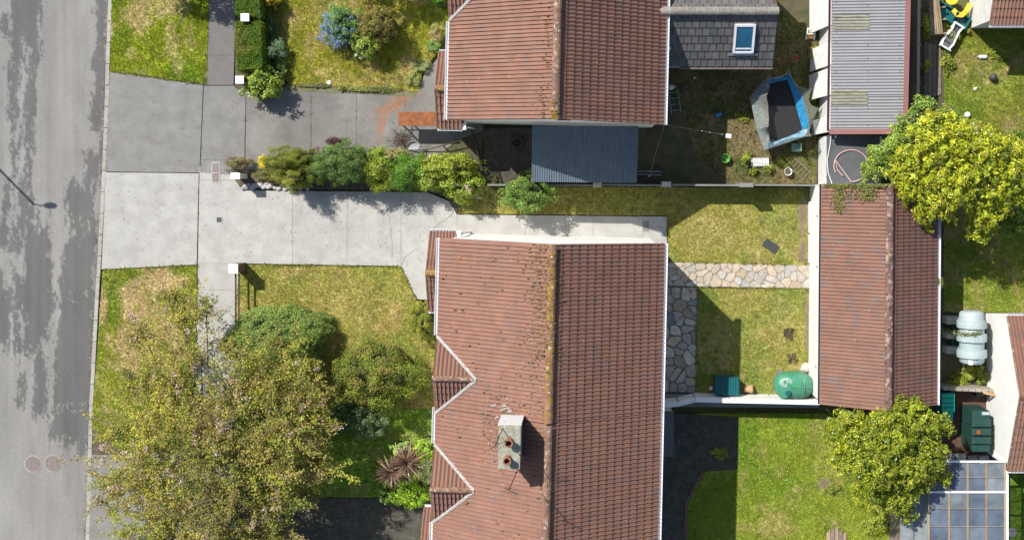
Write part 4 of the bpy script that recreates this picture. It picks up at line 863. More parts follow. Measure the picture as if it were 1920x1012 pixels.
# polycarbonate lean-to
lt = thing('lean_to', 'clear plastic lean-to roof on white bars at the lower right', 'lean-to', P(1815, 960, 0)); zz = 2.3
gx = [1741, 1779, 1814, 1849, 1884]; gy = [864, 893, 921, 952, 985, 1020, 1060, 1100]
for i in range(4):
    for j in range(7): MB().prism(inset(PP([(gx[i], gy[j]), (gx[i+1], gy[j]), (gx[i+1], gy[j+1]), (gx[i], gy[j+1])], zz), .008), zz, zz+.012).build('panel', m_poly, lt)
for i, x in enumerate(gx): MB().box(((P(x, 0, zz).x), (P(0, 864, zz).y+P(0, 1100, zz).y)/2, zz+.028), (.075, P(0, 864, zz).y-P(0, 1100, zz).y, .03)).build('rafter', m_wood, lt)
for j, yv in enumerate(gy): MB().box(((P(1741, 0, zz).x+P(1886, 0, zz).x)/2, P(0, yv, zz).y, zz+.06), (P(1886, 0, zz).x-P(1741, 0, zz).x, .08 if j in (0, 2) else .014, .03)).build('glazing_bar', m_upvc if j in (0, 2) else m_mortar, lt)
MB().box((P(1888, 0, zz).x, (P(0, 880, zz).y+P(0, 1100, zz).y)/2, zz), (.10, P(0, 880, zz).y-P(0, 1100, zz).y, .10)).build('gutter', m_upvc, lt)
for x in (1741, 1884):
    for yv in (868, 1090): MB().box((P(x, 0, 2.2).x, P(0, yv, 2.2).y, 1.1), (.08, .08, 2.2)).build('post', m_upvc, lt)
bed('lean_to_floor', 'dark blue-grey paved floor under the clear lean-to', [(1735, 862), (1892, 862), (1892, 1100), (1735, 1100)], mat('blue_floor', (.05, .058, .075), .8, .3, 2), .005, 'patio')
gs = thing('grey_shed', 'grey boarded shed roof left of the clear lean-to', 'shed', P(1714, 1000, 0))
MB().prism(PP([(1692, 930), (1738, 930), (1738, 1100), (1692, 1100)], 2.0), -.1, 1.95).build('wall', m_woodgrey, gs)
m_gsheet = mat('grey_sheet', (.24, .265, .27), .55, .2, 2, spots=[(5, .64, .05, (.45, .45, .43))])
for a, b, z in ((1688, 1704, 2.06), (1704, 1713, 2.1), (1713, 1732, 2.03), (1732, 1742, 2.08)): MB().prism(PP([(a+.5, 925), (b, 925), (b, 1100), (a+.5, 1100)], z), z-.05, z).build('roof_board', m_gsheet, gs)
MB().box((P(1898, 0, 0).x, P(0, 997, 0).y, .03), (.01, .01, .01)); MB().lathe(P(1898, 997, .012), [(.2, 0), (.2, .04), (.18, .05)], 20).build('stepping_stone', m_conc2, label='round concrete stepping stone on the corner lawn', cat='stepping stone')
# dark lean-to in the shade behind the lower house
ll = thing('shaded_store', 'low dark flat-roofed store in the shade behind the lower house', 'store', P(1262, 810, 0))
MB().prism(PP([(1236, 775), (1262, 775), (1262, 852), (1236, 852)], 2.2), -.1, 2.1).build('wall', m_grender, ll)
MB().prism(PP([(1234, 771), (1264, 771), (1264, 856), (1234, 856)], 2.2), 2.1, 2.2).build('roof', m_felt, ll)
# ---------------------------------------------------------------- VEGETATION
def leafquads(c, n, L, W, col, rg, curl=.0):
    """diamond leaves at c with normals n; returns verts, cols"""
    N = len(c); t = rg.normal(size=(N, 3)); t -= n*(t*n).sum(1)[:, None]; t /= np.linalg.norm(t, axis=1)[:, None]+1e-9; s = np.cross(n, t)
    l = (L*rg.uniform(.65, 1.25, N))[:, None]; w_ = (W*rg.uniform(.7, 1.2, N))[:, None]
    V = np.stack([c-t*l*.5, c-s*w_*.5+n*l*.06, c+t*l*.5-n*l*.10, c+s*w_*.5+n*l*.06], 1)
    return V.reshape(-1, 3), np.repeat(col, 4, 0)
def unit(v): return v/(np.linalg.norm(v, axis=1)[:, None]+1e-9)
def cloud(center, rad, n, pal, rg, K=40, crad=.26, inner=.22, up=.5, low=-.12, bright=.28, flat=1., leafvar=.25, jit=.55, rmin=.60, gain=1.):
    d = rg.normal(size=(K*3, 3)); d = unit(d); d = d[d[:, 2] > low][:K]; K = len(d)
    rr = rg.uniform(rmin, .97, K)*(1+.18*np.sin(d[:, 0]*5+rg.random()*6)*np.cos(d[:, 1]*4+rg.random()*6)); cc = d*rr[:, None]
    k = rg.integers(0, K, n); e = unit(rg.normal(size=(n, 3))); e[:, 2] = np.abs(e[:, 2])*.8+e[:, 2]*.2
    pos = cc[k]+e*(crad*rg.uniform(.35, 1.1, n))[:, None]
    ni = int(n*inner)
    if ni: q = unit(rg.normal(size=(ni, 3)))*(rg.uniform(.2, .85, ni)[:, None]); q[:, 2] = np.abs(q[:, 2]); pos[:ni] = q
    nrm = unit(d[k]*.5+e*.55+np.array((0, 0, up))+rg.normal(size=(n, 3))*jit)
    P_ = np.array(center)+pos*np.array(rad); P_[:, 2] = np.maximum(P_[:, 2], .03)
    pal = np.array(pal); cb = rg.uniform(1-bright, 1+bright, K); pk = rg.integers(0, len(pal), K); pick = np.where(rg.random(n) < .6, pk[k], rg.integers(0, len(pal), n))
    col = gain*pal[pick]*(cb[k]*rg.uniform(1-leafvar, 1+leafvar, n))[:, None]
    return P_, nrm, col
NS = [100]
def stems(mb, base, tops, r, rg):
    for t in tops:
        m = (Vector(base)+Vector(t))/2+Vector((rg.uniform(-.1, .1), rg.uniform(-.1, .1), .08)); mb.tube([base, m, t], r, 5, r*.4)
def shrub(name, label, px, py, rx, ry, h, pal, n=None, L=.09, W=.05, m=None, K=40, crad=.26, flower=None, group=None, cat='shrub', inner=.22, up=.5, bright=.28, zb=.32, lobes=None, jit=.55, leafvar=.25, rmin=.6, gain=1.75, core=.74, corec=(.05, .06, .018)):
    """px,py,rx,ry: outline in photo pixels at the shrub's middle height"""
    NS[0] += 1; rg = np.random.default_rng(NS[0]); hm = h*.45; c = P(px, py, hm); k = (H-hm)/F
    t = thing(name, label, cat, (c.x, c.y, 0), group=group)
    A = math.pi*rx*ry*k*k; n = n or int(A*1100*(.09*.05)/(L*W)*1.5); Vs = []; Cs = []
    for (ox, oy, s, hh) in (lobes or [(0, 0, 1, 1)]):
        ctr = (c.x+ox*rx*k, c.y-oy*ry*k, h*zb*hh); rad = (rx*k*s, ry*k*s, h*(1-zb)*hh)
        p, nn, col = cloud(ctr, rad, int(n*s*s) if lobes else n, pal, rg, K, crad, inner, up, bright=bright, jit=jit, leafvar=leafvar, rmin=rmin, gain=gain)
        v, cl = leafquads(p, nn, L, W, col, rg); Vs.append(v); Cs.append(cl)
    V = np.concatenate(Vs); C = np.concatenate(Cs)
    finish('foliage', V, np.arange(len(V)).reshape(-1, 4), m or m_leaf, t, C)
    mb = MB(); stems(mb, (c.x, c.y, 0), [(c.x+rg.uniform(-.5, .5)*rx*k, c.y+rg.uniform(-.5, .5)*ry*k, h*rg.uniform(.4, .7)) for _ in range(5)], .025+.01*h, rg); mb.build('stem', m_bark, t)
    if h >= .9 and rx > 14:
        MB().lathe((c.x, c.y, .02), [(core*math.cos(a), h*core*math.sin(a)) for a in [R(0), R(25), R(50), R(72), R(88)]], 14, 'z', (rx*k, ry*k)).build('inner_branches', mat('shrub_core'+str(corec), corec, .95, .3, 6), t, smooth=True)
    if flower:
        fn, fcols, fL, fx, fy, fr = flower; rad = (rx*k*fr*1.04, ry*k*fr*1.04, h*(1-zb)*1.03)
        p, nn, col = cloud((c.x+fx*rx*k, c.y-fy*ry*k, h*zb), rad, fn, fcols, rg, max(10, fn//16), .13, 0, .9, bright=.15)
        v, cl = leafquads(p, nn, fL, fL*.8, col, rg); finish('flowers', v, np.arange(len(v)).reshape(-1, 4), m_leaf, t, cl, kind='stuff')
    return t
def hedge(label, poly, h, pal, n, L=.05, W=.032, group=None):
    NS[0] += 1; rg = np.random.default_rng(NS[0]); wp = PP(poly, h); cx = sum(p[0] for p in wp)/len(wp); cy = sum(p[1] for p in wp)/len(wp)
    t = thing('clipped_hedge', label, 'hedge', (cx, cy, 0), group=group); wp = ccw(wp); xs = [p[0] for p in wp]; ys = [p[1] for p in wp]
    m_ = int(n*1.4); x = rg.uniform(min(xs), max(xs), m_); y = rg.uniform(min(ys), max(ys), m_); k = inpoly(x, y, wp); x, y = x[k], y[k]
    z = h+(fbm(x*3, y*3, 4, 3)-.5)*.22+rg.normal(size=len(x))*.03; p = [np.stack([x, y, z], -1)]; nn = [np.tile([0, 0, 1.], (len(x), 1))]
    for i in range(len(wp)):
        a, b = np.array(wp[i]), np.array(wp[(i+1) % len(wp)]); ln = np.linalg.norm(b-a); q = int(n*.5*ln*h/max(abs(area(wp)), .1)); u = rg.random(q); zz = rg.uniform(.05, h, q)
        o = np.array((b[1]-a[1], a[0]-b[0]))/ln; jj = rg.normal(size=q)*.05; p.append(np.concatenate([a+(b-a)*u[:, None]+o*jj[:, None], zz[:, None]], 1)); nn.append(np.tile([o[0], o[1], .3], (q, 1)))
    p = np.concatenate(p); nn = unit(np.concatenate(nn)+rg.normal(size=p.shape)*.5); pal = np.array(pal); tone = fbm(p[:, 0]*2.2, p[:, 1]*2.2, 6, 3)
    col = pal[np.clip((tone*1.6-.3+rg.normal(size=len(p))*.15)*len(pal), 0, len(pal)-1).astype(int)]*1.35*rg.uniform(.7, 1.3, len(p))[:, None]
    v, c = leafquads(p, nn, L, W, col, rg); finish('foliage', v, np.arange(len(v)).reshape(-1, 4), m_leaf, t, c)
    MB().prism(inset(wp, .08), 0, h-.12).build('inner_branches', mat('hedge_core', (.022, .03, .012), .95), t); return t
G_MID = [(.10, .15, .022), (.13, .18, .03), (.075, .12, .02)]
G_LIME = [(.24, .30, .02), (.19, .27, .015), (.28, .33, .04), (.14, .22, .015)]
G_OLIVE = [(.15, .15, .025), (.19, .17, .03), (.11, .12, .02), (.16, .13, .03)]
G_GREY = [(.13, .18, .07), (.10, .15, .06), (.16, .21, .09)]
# --- upper left
HP = [(.065, .14, .006), (.10, .17, .008), (.085, .155, .006), (.15, .18, .02), (.17, .165, .03)]
hedge('bright green clipped box hedge between the two white pillar caps', [(441, 42), (489, 40), (492, 128), (444, 132)], 1.2, HP, 7000)
hedge('green clipped hedge at the top edge above the upper white pillar', [(443, -60), (488, -60), (488, 34), (442, 28)], 1.2, HP[:3]+[(.075, .13, .03)], 6000)
shrub('round_shrub', 'round leafy green shrub at the corner of the clipped hedge', 490, 158, 42, 33, 1.5, [(.16, .22, .02), (.12, .19, .02), (.20, .25, .04)], L=.11, W=.06, m=m_gloss, K=60, crad=.2)
shrub('yellow_shrub', 'small bright yellow shrub at the top edge', 510, 2, 16, 13, 1., [(.50, .38, .02), (.42, .33, .02), (.55, .42, .05)], L=.06, W=.04)
shrub('shade_shrub', 'dark low shrub in the shade behind the hedge', 506, 55, 16, 40, .7, [(.05, .09, .02), (.07, .10, .03)], L=.1, W=.05)
shrub('grey_spiky_shrub', 'grey-green spiky plant behind the clipped hedge', 520, 93, 18, 20, .8, [(.16, .22, .13), (.11, .17, .08)], L=.22, W=.018, n=900, K=12, crad=.5)
shrub('low_mixed_shrub', 'low mixed green shrub between hedge and upper lawn', 525, 132, 17, 22, .6, [(.09, .14, .03), (.13, .17, .05), (.06, .10, .02)], L=.10, W=.05)
BL = [(.18, .27, .46), (.24, .33, .52), (.15, .23, .40), (.32, .38, .54)]
shrub('blue_ceanothus', 'rounded shrub covered in blue flowers on the upper lawn', 640, 49, 41, 41, 1.6, [(.10, .19, .05), (.14, .23, .06), (.08, .15, .04)], L=.07, W=.04, K=70, crad=.18, flower=(2300, BL, .055, -.12, .10, .95))
shrub('bronze_shrub', 'bronze-brown leafy shrub right of the blue one', 708, 47, 39, 40, 2.1, [(.15, .105, .03), (.18, .12, .035), (.11, .115, .022), (.16, .15, .03)], L=.075, W=.045, K=70, crad=.18)
shrub('lime_shrub', 'light green shrub with white flowers below the blue one', 686, 83, 29, 27, 1.5, [(.20, .25, .035), (.16, .22, .03), (.24, .28, .06)], L=.09, W=.05, K=40, flower=(60, [(.7, .68, .6), (.6, .58, .45)], .1, -.3, .55, .55))
for px, py, rx, ry, h, pal, lab in ((818, 62, 12, 18, .5, [(.36, .25, .16), (.16, .22, .04), (.30, .27, .12)], 'pinkish flowering clump beside the upper house gutter'), (812, 88, 14, 12, .4, [(.10, .22, .06), (.22, .26, .08)], 'small green clump beside the upper house wall'), (790, 124, 18, 12, .3, [(.20, .24, .09), (.26, .26, .13)], 'pale weedy clump at the lawn corner by the upper porch'), (776, 150, 14, 14, .3, [(.18, .22, .06), (.24, .24, .1)], 'weedy clump where the upper lawn meets the driveway'), (708, 168, 60, 6, .15, [(.20, .20, .07), (.15, .19, .04)], 'low weeds along the edge of the upper driveway'), (641, 165, 7, 6, .2, [(.17, .2, .03)], 'small weed tuft on the driveway border'), (590, 160, 40, 5, .12, [(.2, .19, .08), (.15, .18, .05)], 'sparse weeds at the left of the driveway border'), (833, 2, 24, 12, 1.6, [(.09, .20, .01), (.12, .24, .02)], 'vivid green bush at the top edge by the upper house')):
    shrub('weeds', lab, px, py, rx, ry, h, pal, L=.07, W=.035, K=24, crad=.35, cat='plant')
# trees just outside the frame whose shadows fall into it
def tree(name, label, px, py, rx, ry, h, pal, n, L, W, m=None, lobes=None, K=60, crad=.22, zb=.45, trunk=.12, inner=.15, bright=.42, up=.5, group=None):
    NS[0] += 1; rg = np.random.default_rng(NS[0]); c = P(px, py, h*.6); k = (H-h*.6)/F; base = (c.x, c.y, 0)
    t = thing(name, label, 'tree', base, group=group); Vs = []; Cs = []; mb = MB(); mb.tube([base, (c.x+.08, c.y-.05, h*.3), (c.x, c.y, h*.62)], trunk, 8, trunk*.6)
    for (lx, ly, lr, lh) in lobes:
        q = P(lx, ly, h*lh); kk = (H-h*lh)/F; r = lr*kk
        p, nn, col = cloud((q.x, q.y, h*lh-r*.35), (r, r, r*.75), int(n*lr*lr/sum(l[2]**2 for l in lobes)), pal, rg, max(10, int(K*lr/60)), crad*min(1.4, 45/lr), inner, up, -.35, bright, gain=1.55)
        v, cl = leafquads(p, nn, L, W, col, rg); Vs.append(v); Cs.append(cl)
        mid = (Vector((c.x, c.y, h*.5))+Vector((q.x, q.y, h*lh-r*.3)))/2+Vector((0, 0, .15)); mb.tube([(c.x, c.y, h*.42), mid, (q.x, q.y, h*lh-r*.25)], trunk*.5, 6, trunk*.15)
        for _ in range(4): dd = rg.normal(size=3)*r*.5; mb.tube([mid, (q.x+dd[0], q.y+dd[1], h*lh-r*.2+abs(dd[2])*.4)], trunk*.22, 5, .01)
    mb.build('trunk', m_bark, t); V = np.concatenate(Vs); C = np.concatenate(Cs); finish('crown', V, np.arange(len(V)).reshape(-1, 4), m or m_leaf, t, C); return t
tree('garden_tree', 'leafy tree above the upper verge, mostly beyond the top edge', 285, -125, 60, 60, 4.2, G_MID, 7000, .11, .06, lobes=[(270, -130, 50, .8), (315, -105, 42, .7), (240, -100, 35, .65)])
tree('garden_tree', 'leafy tree above the upper lawn, beyond the top edge', 690, -130, 80, 60, 4.0, G_MID, 11000, .11, .06, lobes=[(650, -125, 60, .8), (720, -110, 55, .75), (600, -130, 45, .7), (770, -125, 38, .6)])
# --- bed between the driveways, left to right
B = 'shrubs in the bed between the driveways'
shrub('dry_shrub', 'straggly brownish plant at the left end of the shrub bed', 448, 303, 28, 13, .6, [(.17, .15, .06), (.13, .13, .04), (.22, .17, .09)], L=.06, W=.03, K=30, group=B)
shrub('yellow_shrub', 'small golden yellow shrub in the shrub bed', 494, 304, 11, 14, .7, [(.48, .40, .02), (.38, .34, .02)], L=.06, W=.04, group=B)
shrub('olive_shrub', 'olive-green fine-leaved shrub near the left of the bed', 542, 303, 52, 31, 1.9, [(.15, .17, .02), (.18, .185, .03), (.11, .135, .015)], L=.055, W=.022, K=80, crad=.17, group=B)
shrub('red_shrub', 'dark red small shrub between two green ones', 591, 291, 13, 14, .9, [(.10, .035, .03), (.13, .05, .035)], L=.07, W=.04, group=B)
shrub('drooping_shrub', 'drooping olive shrub overhanging the pale driveway', 556, 338, 28, 22, 2.1, [(.17, .175, .025), (.13, .14, .02)], L=.10, W=.02, K=30, group=B)
shrub('green_shrub', 'large mid-green fine-leaved shrub in the bed', 643, 306, 60, 43, 2.5, [(.085, .14, .03), (.11, .17, .045), (.07, .12, .025)], L=.065, W=.03, K=110, crad=.15, group=B)
shrub('maroon_groundcover', 'dark maroon groundcover patch on the upper driveway edge', 627, 264, 16, 8, .25, [(.07, .035, .03), (.10, .045, .035)], L=.06, W=.03, cat='plant')
shrub('lime_shrub', 'bright lime-green shrub behind the pale brown one', 706, 296, 26, 24, 1.1, [(.20, .26, .02), (.16, .23, .02)], L=.08, W=.045, group=B)
shrub('tan_shrub', 'pale tan-flowered shrub near the metal rack', 742, 290, 27, 14, 1.0, [(.30, .24, .11), (.25, .22, .09), (.18, .18, .06)], L=.05, W=.03, K=50, group=B)
shrub('yellowgreen_shrub', 'yellow-green shrub beside the fern-like plant', 714, 326, 40, 34, 1.8, [(.19, .22, .02), (.15, .19, .02)], L=.075, W=.045, group=B)
shrub('fern', 'vivid green fern-like plant with feathery fronds', 770, 323, 44, 36, 1.7, [(.075, .165, .012), (.105, .20, .016), (.06, .13, .012)], L=.20, W=.022, K=40, crad=.32, group=B)
shrub('laurel_shrub', 'yellow-green laurel shrub filling the right of the bed', 842, 312, 66, 28, 2.0, [(.20, .23, .02), (.15, .19, .015), (.24, .26, .03)], L=.10, W=.05, m=m_gloss, K=90, crad=.17, group=B)
shrub('rhododendron', 'green rhododendron with pale pink flower heads over the driveway', 868, 348, 46, 34, 1.5, [(.17, .22, .02), (.13, .18, .015), (.20, .25, .03)], L=.12, W=.05, m=m_gloss, K=60, crad=.2, flower=(330, [(.62, .50, .42), (.70, .60, .52), (.55, .34, .34)], .075, .25, .15, .62), group=B)
shrub('low_filler', 'low green plant between the yellow shrub and the driveway stones', 508, 328, 30, 14, .6, [(.12, .13, .025), (.15, .15, .04)], L=.06, W=.03, K=26, group=B)
shrub('green_filler', 'mid-green shrub between the olive and the large green one', 594, 318, 30, 28, 1.5, [(.09, .13, .02), (.12, .155, .025)], L=.06, W=.03, K=40, group=B)
shrub('green_filler', 'dark green shrub right of the large green one', 690, 318, 22, 28, 1.3, [(.08, .12, .02), (.11, .15, .02)], L=.06, W=.035, K=40, group=B)
shrub('yellowgreen_filler', 'yellow-green shrub between fern and rhododendron', 808, 338, 32, 23, 1.6, [(.19, .23, .02), (.14, .19, .02)], L=.09, W=.045, m=m_gloss, group=B)
shrub('leafy_shrub', 'loose leafy green shrub against the boundary wall by the carport', 988, 362, 58, 40, 2.2, [(.14, .21, .03), (.10, .17, .03), (.18, .24, .05), (.08, .14, .03)], L=.10, W=.05, K=60, crad=.2, inner=.15)
shrub('dry_twiggy_shrub', 'small brownish green plant at the path edge by the rhododendron', 925, 352, 18, 26, .6, [(.16, .16, .05), (.10, .13, .03)], L=.06, W=.03, n=700, K=20)
# stones along the bed
rgs = random.Random(5)
def rock(label, p, s, m, group=None, name='rock'):
    mb = MB(); k = 7; vs = []
    for q, z in ((.8, 0), (1, .35), (.7, .75), (.2, .9)):
        for j in range(k): a = 2*math.pi*j/k; r = q*s*rgs.uniform(.75, 1.15); vs.append((p.x+math.cos(a)*r*1.25, p.y+math.sin(a)*r, p.z-.02+z*s))
    mb.add(vs, [(i*k+j, i*k+(j+1) % k, (i+1)*k+(j+1) % k, (i+1)*k+j) for i in range(3) for j in range(k)]+[tuple(range(3*k, 4*k))]); return mb.build(name, m, label=label, cat='rock', group=group)
for i in range(34):
    x = 456+i*3.9+rgs.uniform(-2, 2); rock('pale grey edging stone among the row at the driveway bed edge', P(x, 351+rgs.uniform(-5, 4), .02), rgs.uniform(.06, .12), m_rock, 'edging stones along the driveway bed', 'edging_stone')
rock('larger white stone between two shrubs in the bed', P(583, 336, .02), .16, m_whitedirty); rock('small white stone on the upper driveway border', P(617, 156, .02), .1, m_whitedirty); rock('pale rock beside the green oil tank', P(1511, 689, .02), .22, mat('pale_rock', (.5, .46, .4), .9, .25, 5))
# --- front garden
shrub('domed_conifer', 'smooth domed green conifer mound on the front lawn', 518, 638, 97, 63, 2.0, [(.16, .215, .045), (.18, .235, .055), (.14, .195, .04)], L=.075, W=.04, n=44000, K=520, crad=.12, inner=.02, bright=.15, zb=.05, jit=.5, rmin=.90, gain=1.6, core=.84, corec=(.06, .095, .025))
shrub('flowering_bush', 'dark bush with yellow and white specks left of the domed conifer', 452, 640, 26, 26, 1.5, [(.07, .11, .02), (.10, .13, .02)], L=.08, W=.045, flower=(70, [(.55, .42, .05), (.7, .68, .6)], .07, -.1, 0, .9))
shrub('brownish_bush', 'large brown-green bush on the front lawn beside the blossom tree', 705, 703, 88, 68, 2.6, [(.12, .15, .016), (.145, .155, .02), (.10, .14, .014), (.15, .12, .03), (.115, .16, .016)], L=.085, W=.05, K=120, crad=.16, inner=.1, gain=1.65, bright=.42, rmin=.72)
shrub('small_gold_bush', 'small round yellow-green bush below the front porch', 796, 601, 29, 39, 1.7, [(.17, .185, .018), (.14, .16, .015), (.20, .21, .03)], L=.06, W=.03, K=90, crad=.16, gain=1.6, rmin=.8)
shrub('grey_green_shrub', 'grey-green shrub in the shade below the brown-green bush', 690, 792, 40, 34, 1.4, G_GREY, L=.07, W=.04, K=60, crad=.17)
shrub('dark_shrub', 'dark green shrub in the shade between the trees', 640, 785, 32, 34, 1.2, [(.05, .10, .03), (.07, .12, .03)], L=.08, W=.045)
shrub('lime_hydrangea', 'bright lime-green shrub below the spiky palms', 770, 925, 36, 28, 1.1, [(.22, .34, .02), (.26, .38, .03), (.18, .29, .02)], L=.10, W=.06, K=30)
shrub('lime_shrub', 'bright lime-green shrub against the lower house wall', 800, 838, 22, 24, 1.2, [(.20, .32, .02), (.25, .35, .04)], L=.10, W=.06, K=26)
shrub('cream_shrub', 'cream and green variegated shrub beside the spiky palms', 808, 880, 24, 34, 1.2, [(.34, .38, .15), (.16, .24, .05), (.40, .42, .22)], L=.10, W=.06, K=26)
shrub('cream_shrub', 'cream and green variegated shrub above the spiky palms', 752, 842, 24, 16, 1.0, [(.32, .36, .13), (.15, .24, .04)], L=.09, W=.05, K=20)
shrub('low_green_shrub', 'low green shrub left of the lime-green one', 722, 920, 20, 22, .9, [(.16, .27, .03), (.22, .30, .08)], L=.09, W=.05, K=20)
t = thing('cordyline', 'spiky purple-brown palm plant with two leafy heads', 'palm', P(750, 885, 0)); rg = np.random.default_rng(5); V = []; Fq = []; C = []
for (x, y, z, r, n) in ((763, 867, 1.9, .90, 95), (734, 884, 1.6, .84, 85)):
    q = P(x, y, z)
    MB().tube([P(x, y, 0)+Vector((0, 0, 0)), P(x, y, 0)*.5+q*.5, q], .07, 7, .05).build('stem', m_bark, t)
    hv = []
    for i in range(n):
        a = rg.uniform(0, 2*np.pi); el = rg.uniform(-.35, 1.25); ln = r*rg.uniform(.8, 1.1); d = np.array((math.cos(a)*math.cos(el), math.sin(a)*math.cos(el), math.sin(el))); s = np.array((-math.sin(a), math.cos(a), 0)); col = np.array(((.12, .062, .048), (.15, .09, .06), (.085, .042, .04), (.24, .17, .09))[rg.integers(0, 4)])*rg.uniform(.8, 1.3)
        b = len(V); 
        for j, (f, wd) in enumerate(((0, .018), (.35, .03), (.7, .024), (1, .002))):
            p = np.array(q)+d*ln*f+np.array((0, 0, -.28*ln*f*f)); V += [p-s*wd, p+s*wd]; C += [col*(1+.5*f)]*2
        Fq += [(b+2*j, b+2*j+1, b+2*j+3, b+2*j+2) for j in range(3)]
finish('leaves', np.array(V), np.array(Fq), m_gloss, t, np.array(C))
# --- blossom tree
def blossom():
    rg = np.random.default_rng(77); rr = random.Random(77); base = P(420, 835, 0)
    t = thing('blossom_tree', 'large spreading pink-blossom tree with olive-yellow leaves by the road', 'tree', base)
    LB = [(332, 568, 34, .48, .75), (384, 592, 30, .48, .6), (265, 630, 40, .46, .55), (345, 600, 52, 0.5, 0.48), (300, 660, 58, 0.5, 0.48), (372, 665, 46, 0.55, 0.29), (262, 715, 46, 0.45, 0.63), (330, 735, 60, 0.62, 0.95), (455, 690, 56, 0.62, 0.4), (530, 685, 58, 0.58, 0.42), (585, 705, 34, 0.5, 0.43), (430, 745, 70, 0.78, 0.62), (520, 765, 80, 0.74, 1.04), (590, 790, 40, 0.6, 0.85), (300, 800, 75, 0.72, 0.9), (225, 815, 48, 0.52, 0.57), (390, 835, 90, 0.92, 1.09), (490, 850, 85, 0.85, 1.04), (575, 865, 50, 0.62, 0.95), (290, 890, 80, 0.72, 0.95), (222, 900, 48, 0.5, 0.62), (400, 930, 90, 0.82, 1.04), (500, 940, 70, 0.72, 1.0), (300, 985, 80, 0.65, 0.95), (205, 955, 30, 0.42, 0.57), (400, 1040, 90, 0.6, 0.95), (490, 1020, 52, 0.55, 0.85), (290, 1080, 60, 0.5, 0.76), (575, 930, 26, 0.5, 0.66)]
    Ht = 5.2; pal = [(.175, .168, .02), (.20, .178, .024), (.145, .158, .02), (.17, .13, .045), (.125, .15, .02), (.18, .15, .035), (.085, .11, .022), (.155, .12, .05)]
    Vs = []; Cs = []; Fv = []; Fc = []; mb = MB(); tw = MB(); top = base+Vector((.05, .1, 1.5)); mb.tube([base, base+Vector((.06, .03, .8)), top], .2, 9, .15)
    cen = P(410, 850, 3.)
    for (x, y, r, hh, dn) in LB:
        z = Ht*hh; q = P(x, y, z); k = (H-z)/F; R_ = r*k; e = Vector((q.x, q.y, z-R_*.3)); away = Vector((q.x-cen.x, q.y-cen.y, 0)); away = away.normalized() if away.length > .4 else Vector((0, 0, 0))
        mid = top+(e-top)*.5+Vector((rr.uniform(-.2, .2), rr.uniform(-.2, .2), .5)); mb.tube([top-Vector((0, 0, .3)), mid, e], .07, 6, .02)
        lt_ = rg.uniform(.8, 1.2); pp = np.array(pal); mixw = rg.dirichlet(np.ones(len(pp))*1.2)
        for _ in range(int(r*1.15*dn)):
            a_ = rr.uniform(0, 6.28); s0 = e+Vector((rr.gauss(0, .35)*R_, rr.gauss(0, .35)*R_, rr.uniform(-.25, .3)*R_)); ln = R_*rr.uniform(.35, .95)
            out = (Vector((math.cos(a_), math.sin(a_), 0))+away*.8).normalized(); up_ = R_*rr.uniform(.1, .4); drp = R_*rr.uniform(-.25, .25)
            p1 = s0+out*ln*.5+Vector((0, 0, up_)); p2 = s0+out*ln+Vector((0, 0, drp))
            if rr.random() < .5: tw.tube([s0, p1, p2], .013, 3, .005, caps=False)
            n = int(ln/(.013 if dn > .75 else .016)*rr.uniform(.6, 1.3)); f = rg.random(n)[:, None]; A0, A1, A2 = np.array(s0), np.array(p1), np.array(p2)
            p = A0*(1-f)**2+A1*2*f*(1-f)+A2*f*f+rg.normal(size=(n, 3))*.075+np.array((0, 0, .03)); kk = rg.choice(len(pp), p=mixw) if rr.random() < .65 else rg.integers(0, len(pp))
            col = np.where(rg.random(n)[:, None] < .6, pp[kk], pp[rg.integers(0, len(pp), n)])*(2.5*lt_*rr.uniform(.6, 1.25)*rg.uniform(.7, 1.3, n))[:, None]
            v, c = leafquads(p, unit(rg.normal(size=(n, 3))*.6+np.array((0, 0, 1.))), .105, .055, col, rg); Vs.append(v); Cs.append(c)
            if rr.random() < (.11 if y > 780 else .05):
                m_ = rr.randint(14, 40); f = rg.uniform(.55, 1.05, m_)[:, None]; fp = A0*(1-f)**2+A1*2*f*(1-f)+A2*f*f+rg.normal(size=(m_, 3))*.06+np.array((0, 0, .08))
                v, c = leafquads(fp, unit(rg.normal(size=(m_, 3))*.5+np.array((0, 0, 1.))), .075, .07, np.array([(.62, .42, .42), (.68, .54, .52), (.55, .33, .37)])[rg.integers(0, 3, m_)]*rg.uniform(.8, 1.2, m_)[:, None], rg); Fv.append(v); Fc.append(c)
    # long stray branches
    for (x0, y0, x1, y1, z0, z1) in ((230, 880, 158, 968, 2.4, 2.1), (240, 860, 108, 862, 2.4, 2.0), (380, 640, 445, 655, 2.2, 2.0), (330, 600, 400, 585, 2.6, 2.3), (470, 960, 535, 1005, 3.2, 2.6), (560, 880, 600, 905, 3, 2.5), (215, 800, 160, 778, 2.4, 2.0), (395, 640, 440, 640, 1.5, 1.5), (300, 560, 330, 548, 2.6, 2.5)):
        a, b = P(x0, y0, z0), P(x1, y1, z1); tw.tube([a, (a+b)/2+Vector((0, .08, .1)), b], .022, 5, .008)
        n = 130; f = rg.random(n)**.8; p = np.array(a)+(np.array(b)-np.array(a))*f[:, None]+rg.normal(size=(n, 3))*.10; col = np.array(pal)[rg.integers(0, len(pal), n)]*2.2*rg.uniform(.8, 1.2, n)[:, None]
        v, c = leafquads(p, unit(rg.normal(size=(n, 3))+np.array((0, 0, .9))), .12, .06, col, rg); Vs.append(v); Cs.append(c)
        if y0 in (880, 860): v, c = leafquads(p[:40]+np.array((0, 0, .06)), unit(rg.normal(size=(40, 3))*.5+np.array((0, 0, 1.))), .08, .07, np.tile((.6, .4, .4), (40, 1)), rg); Fv.append(v); Fc.append(c)
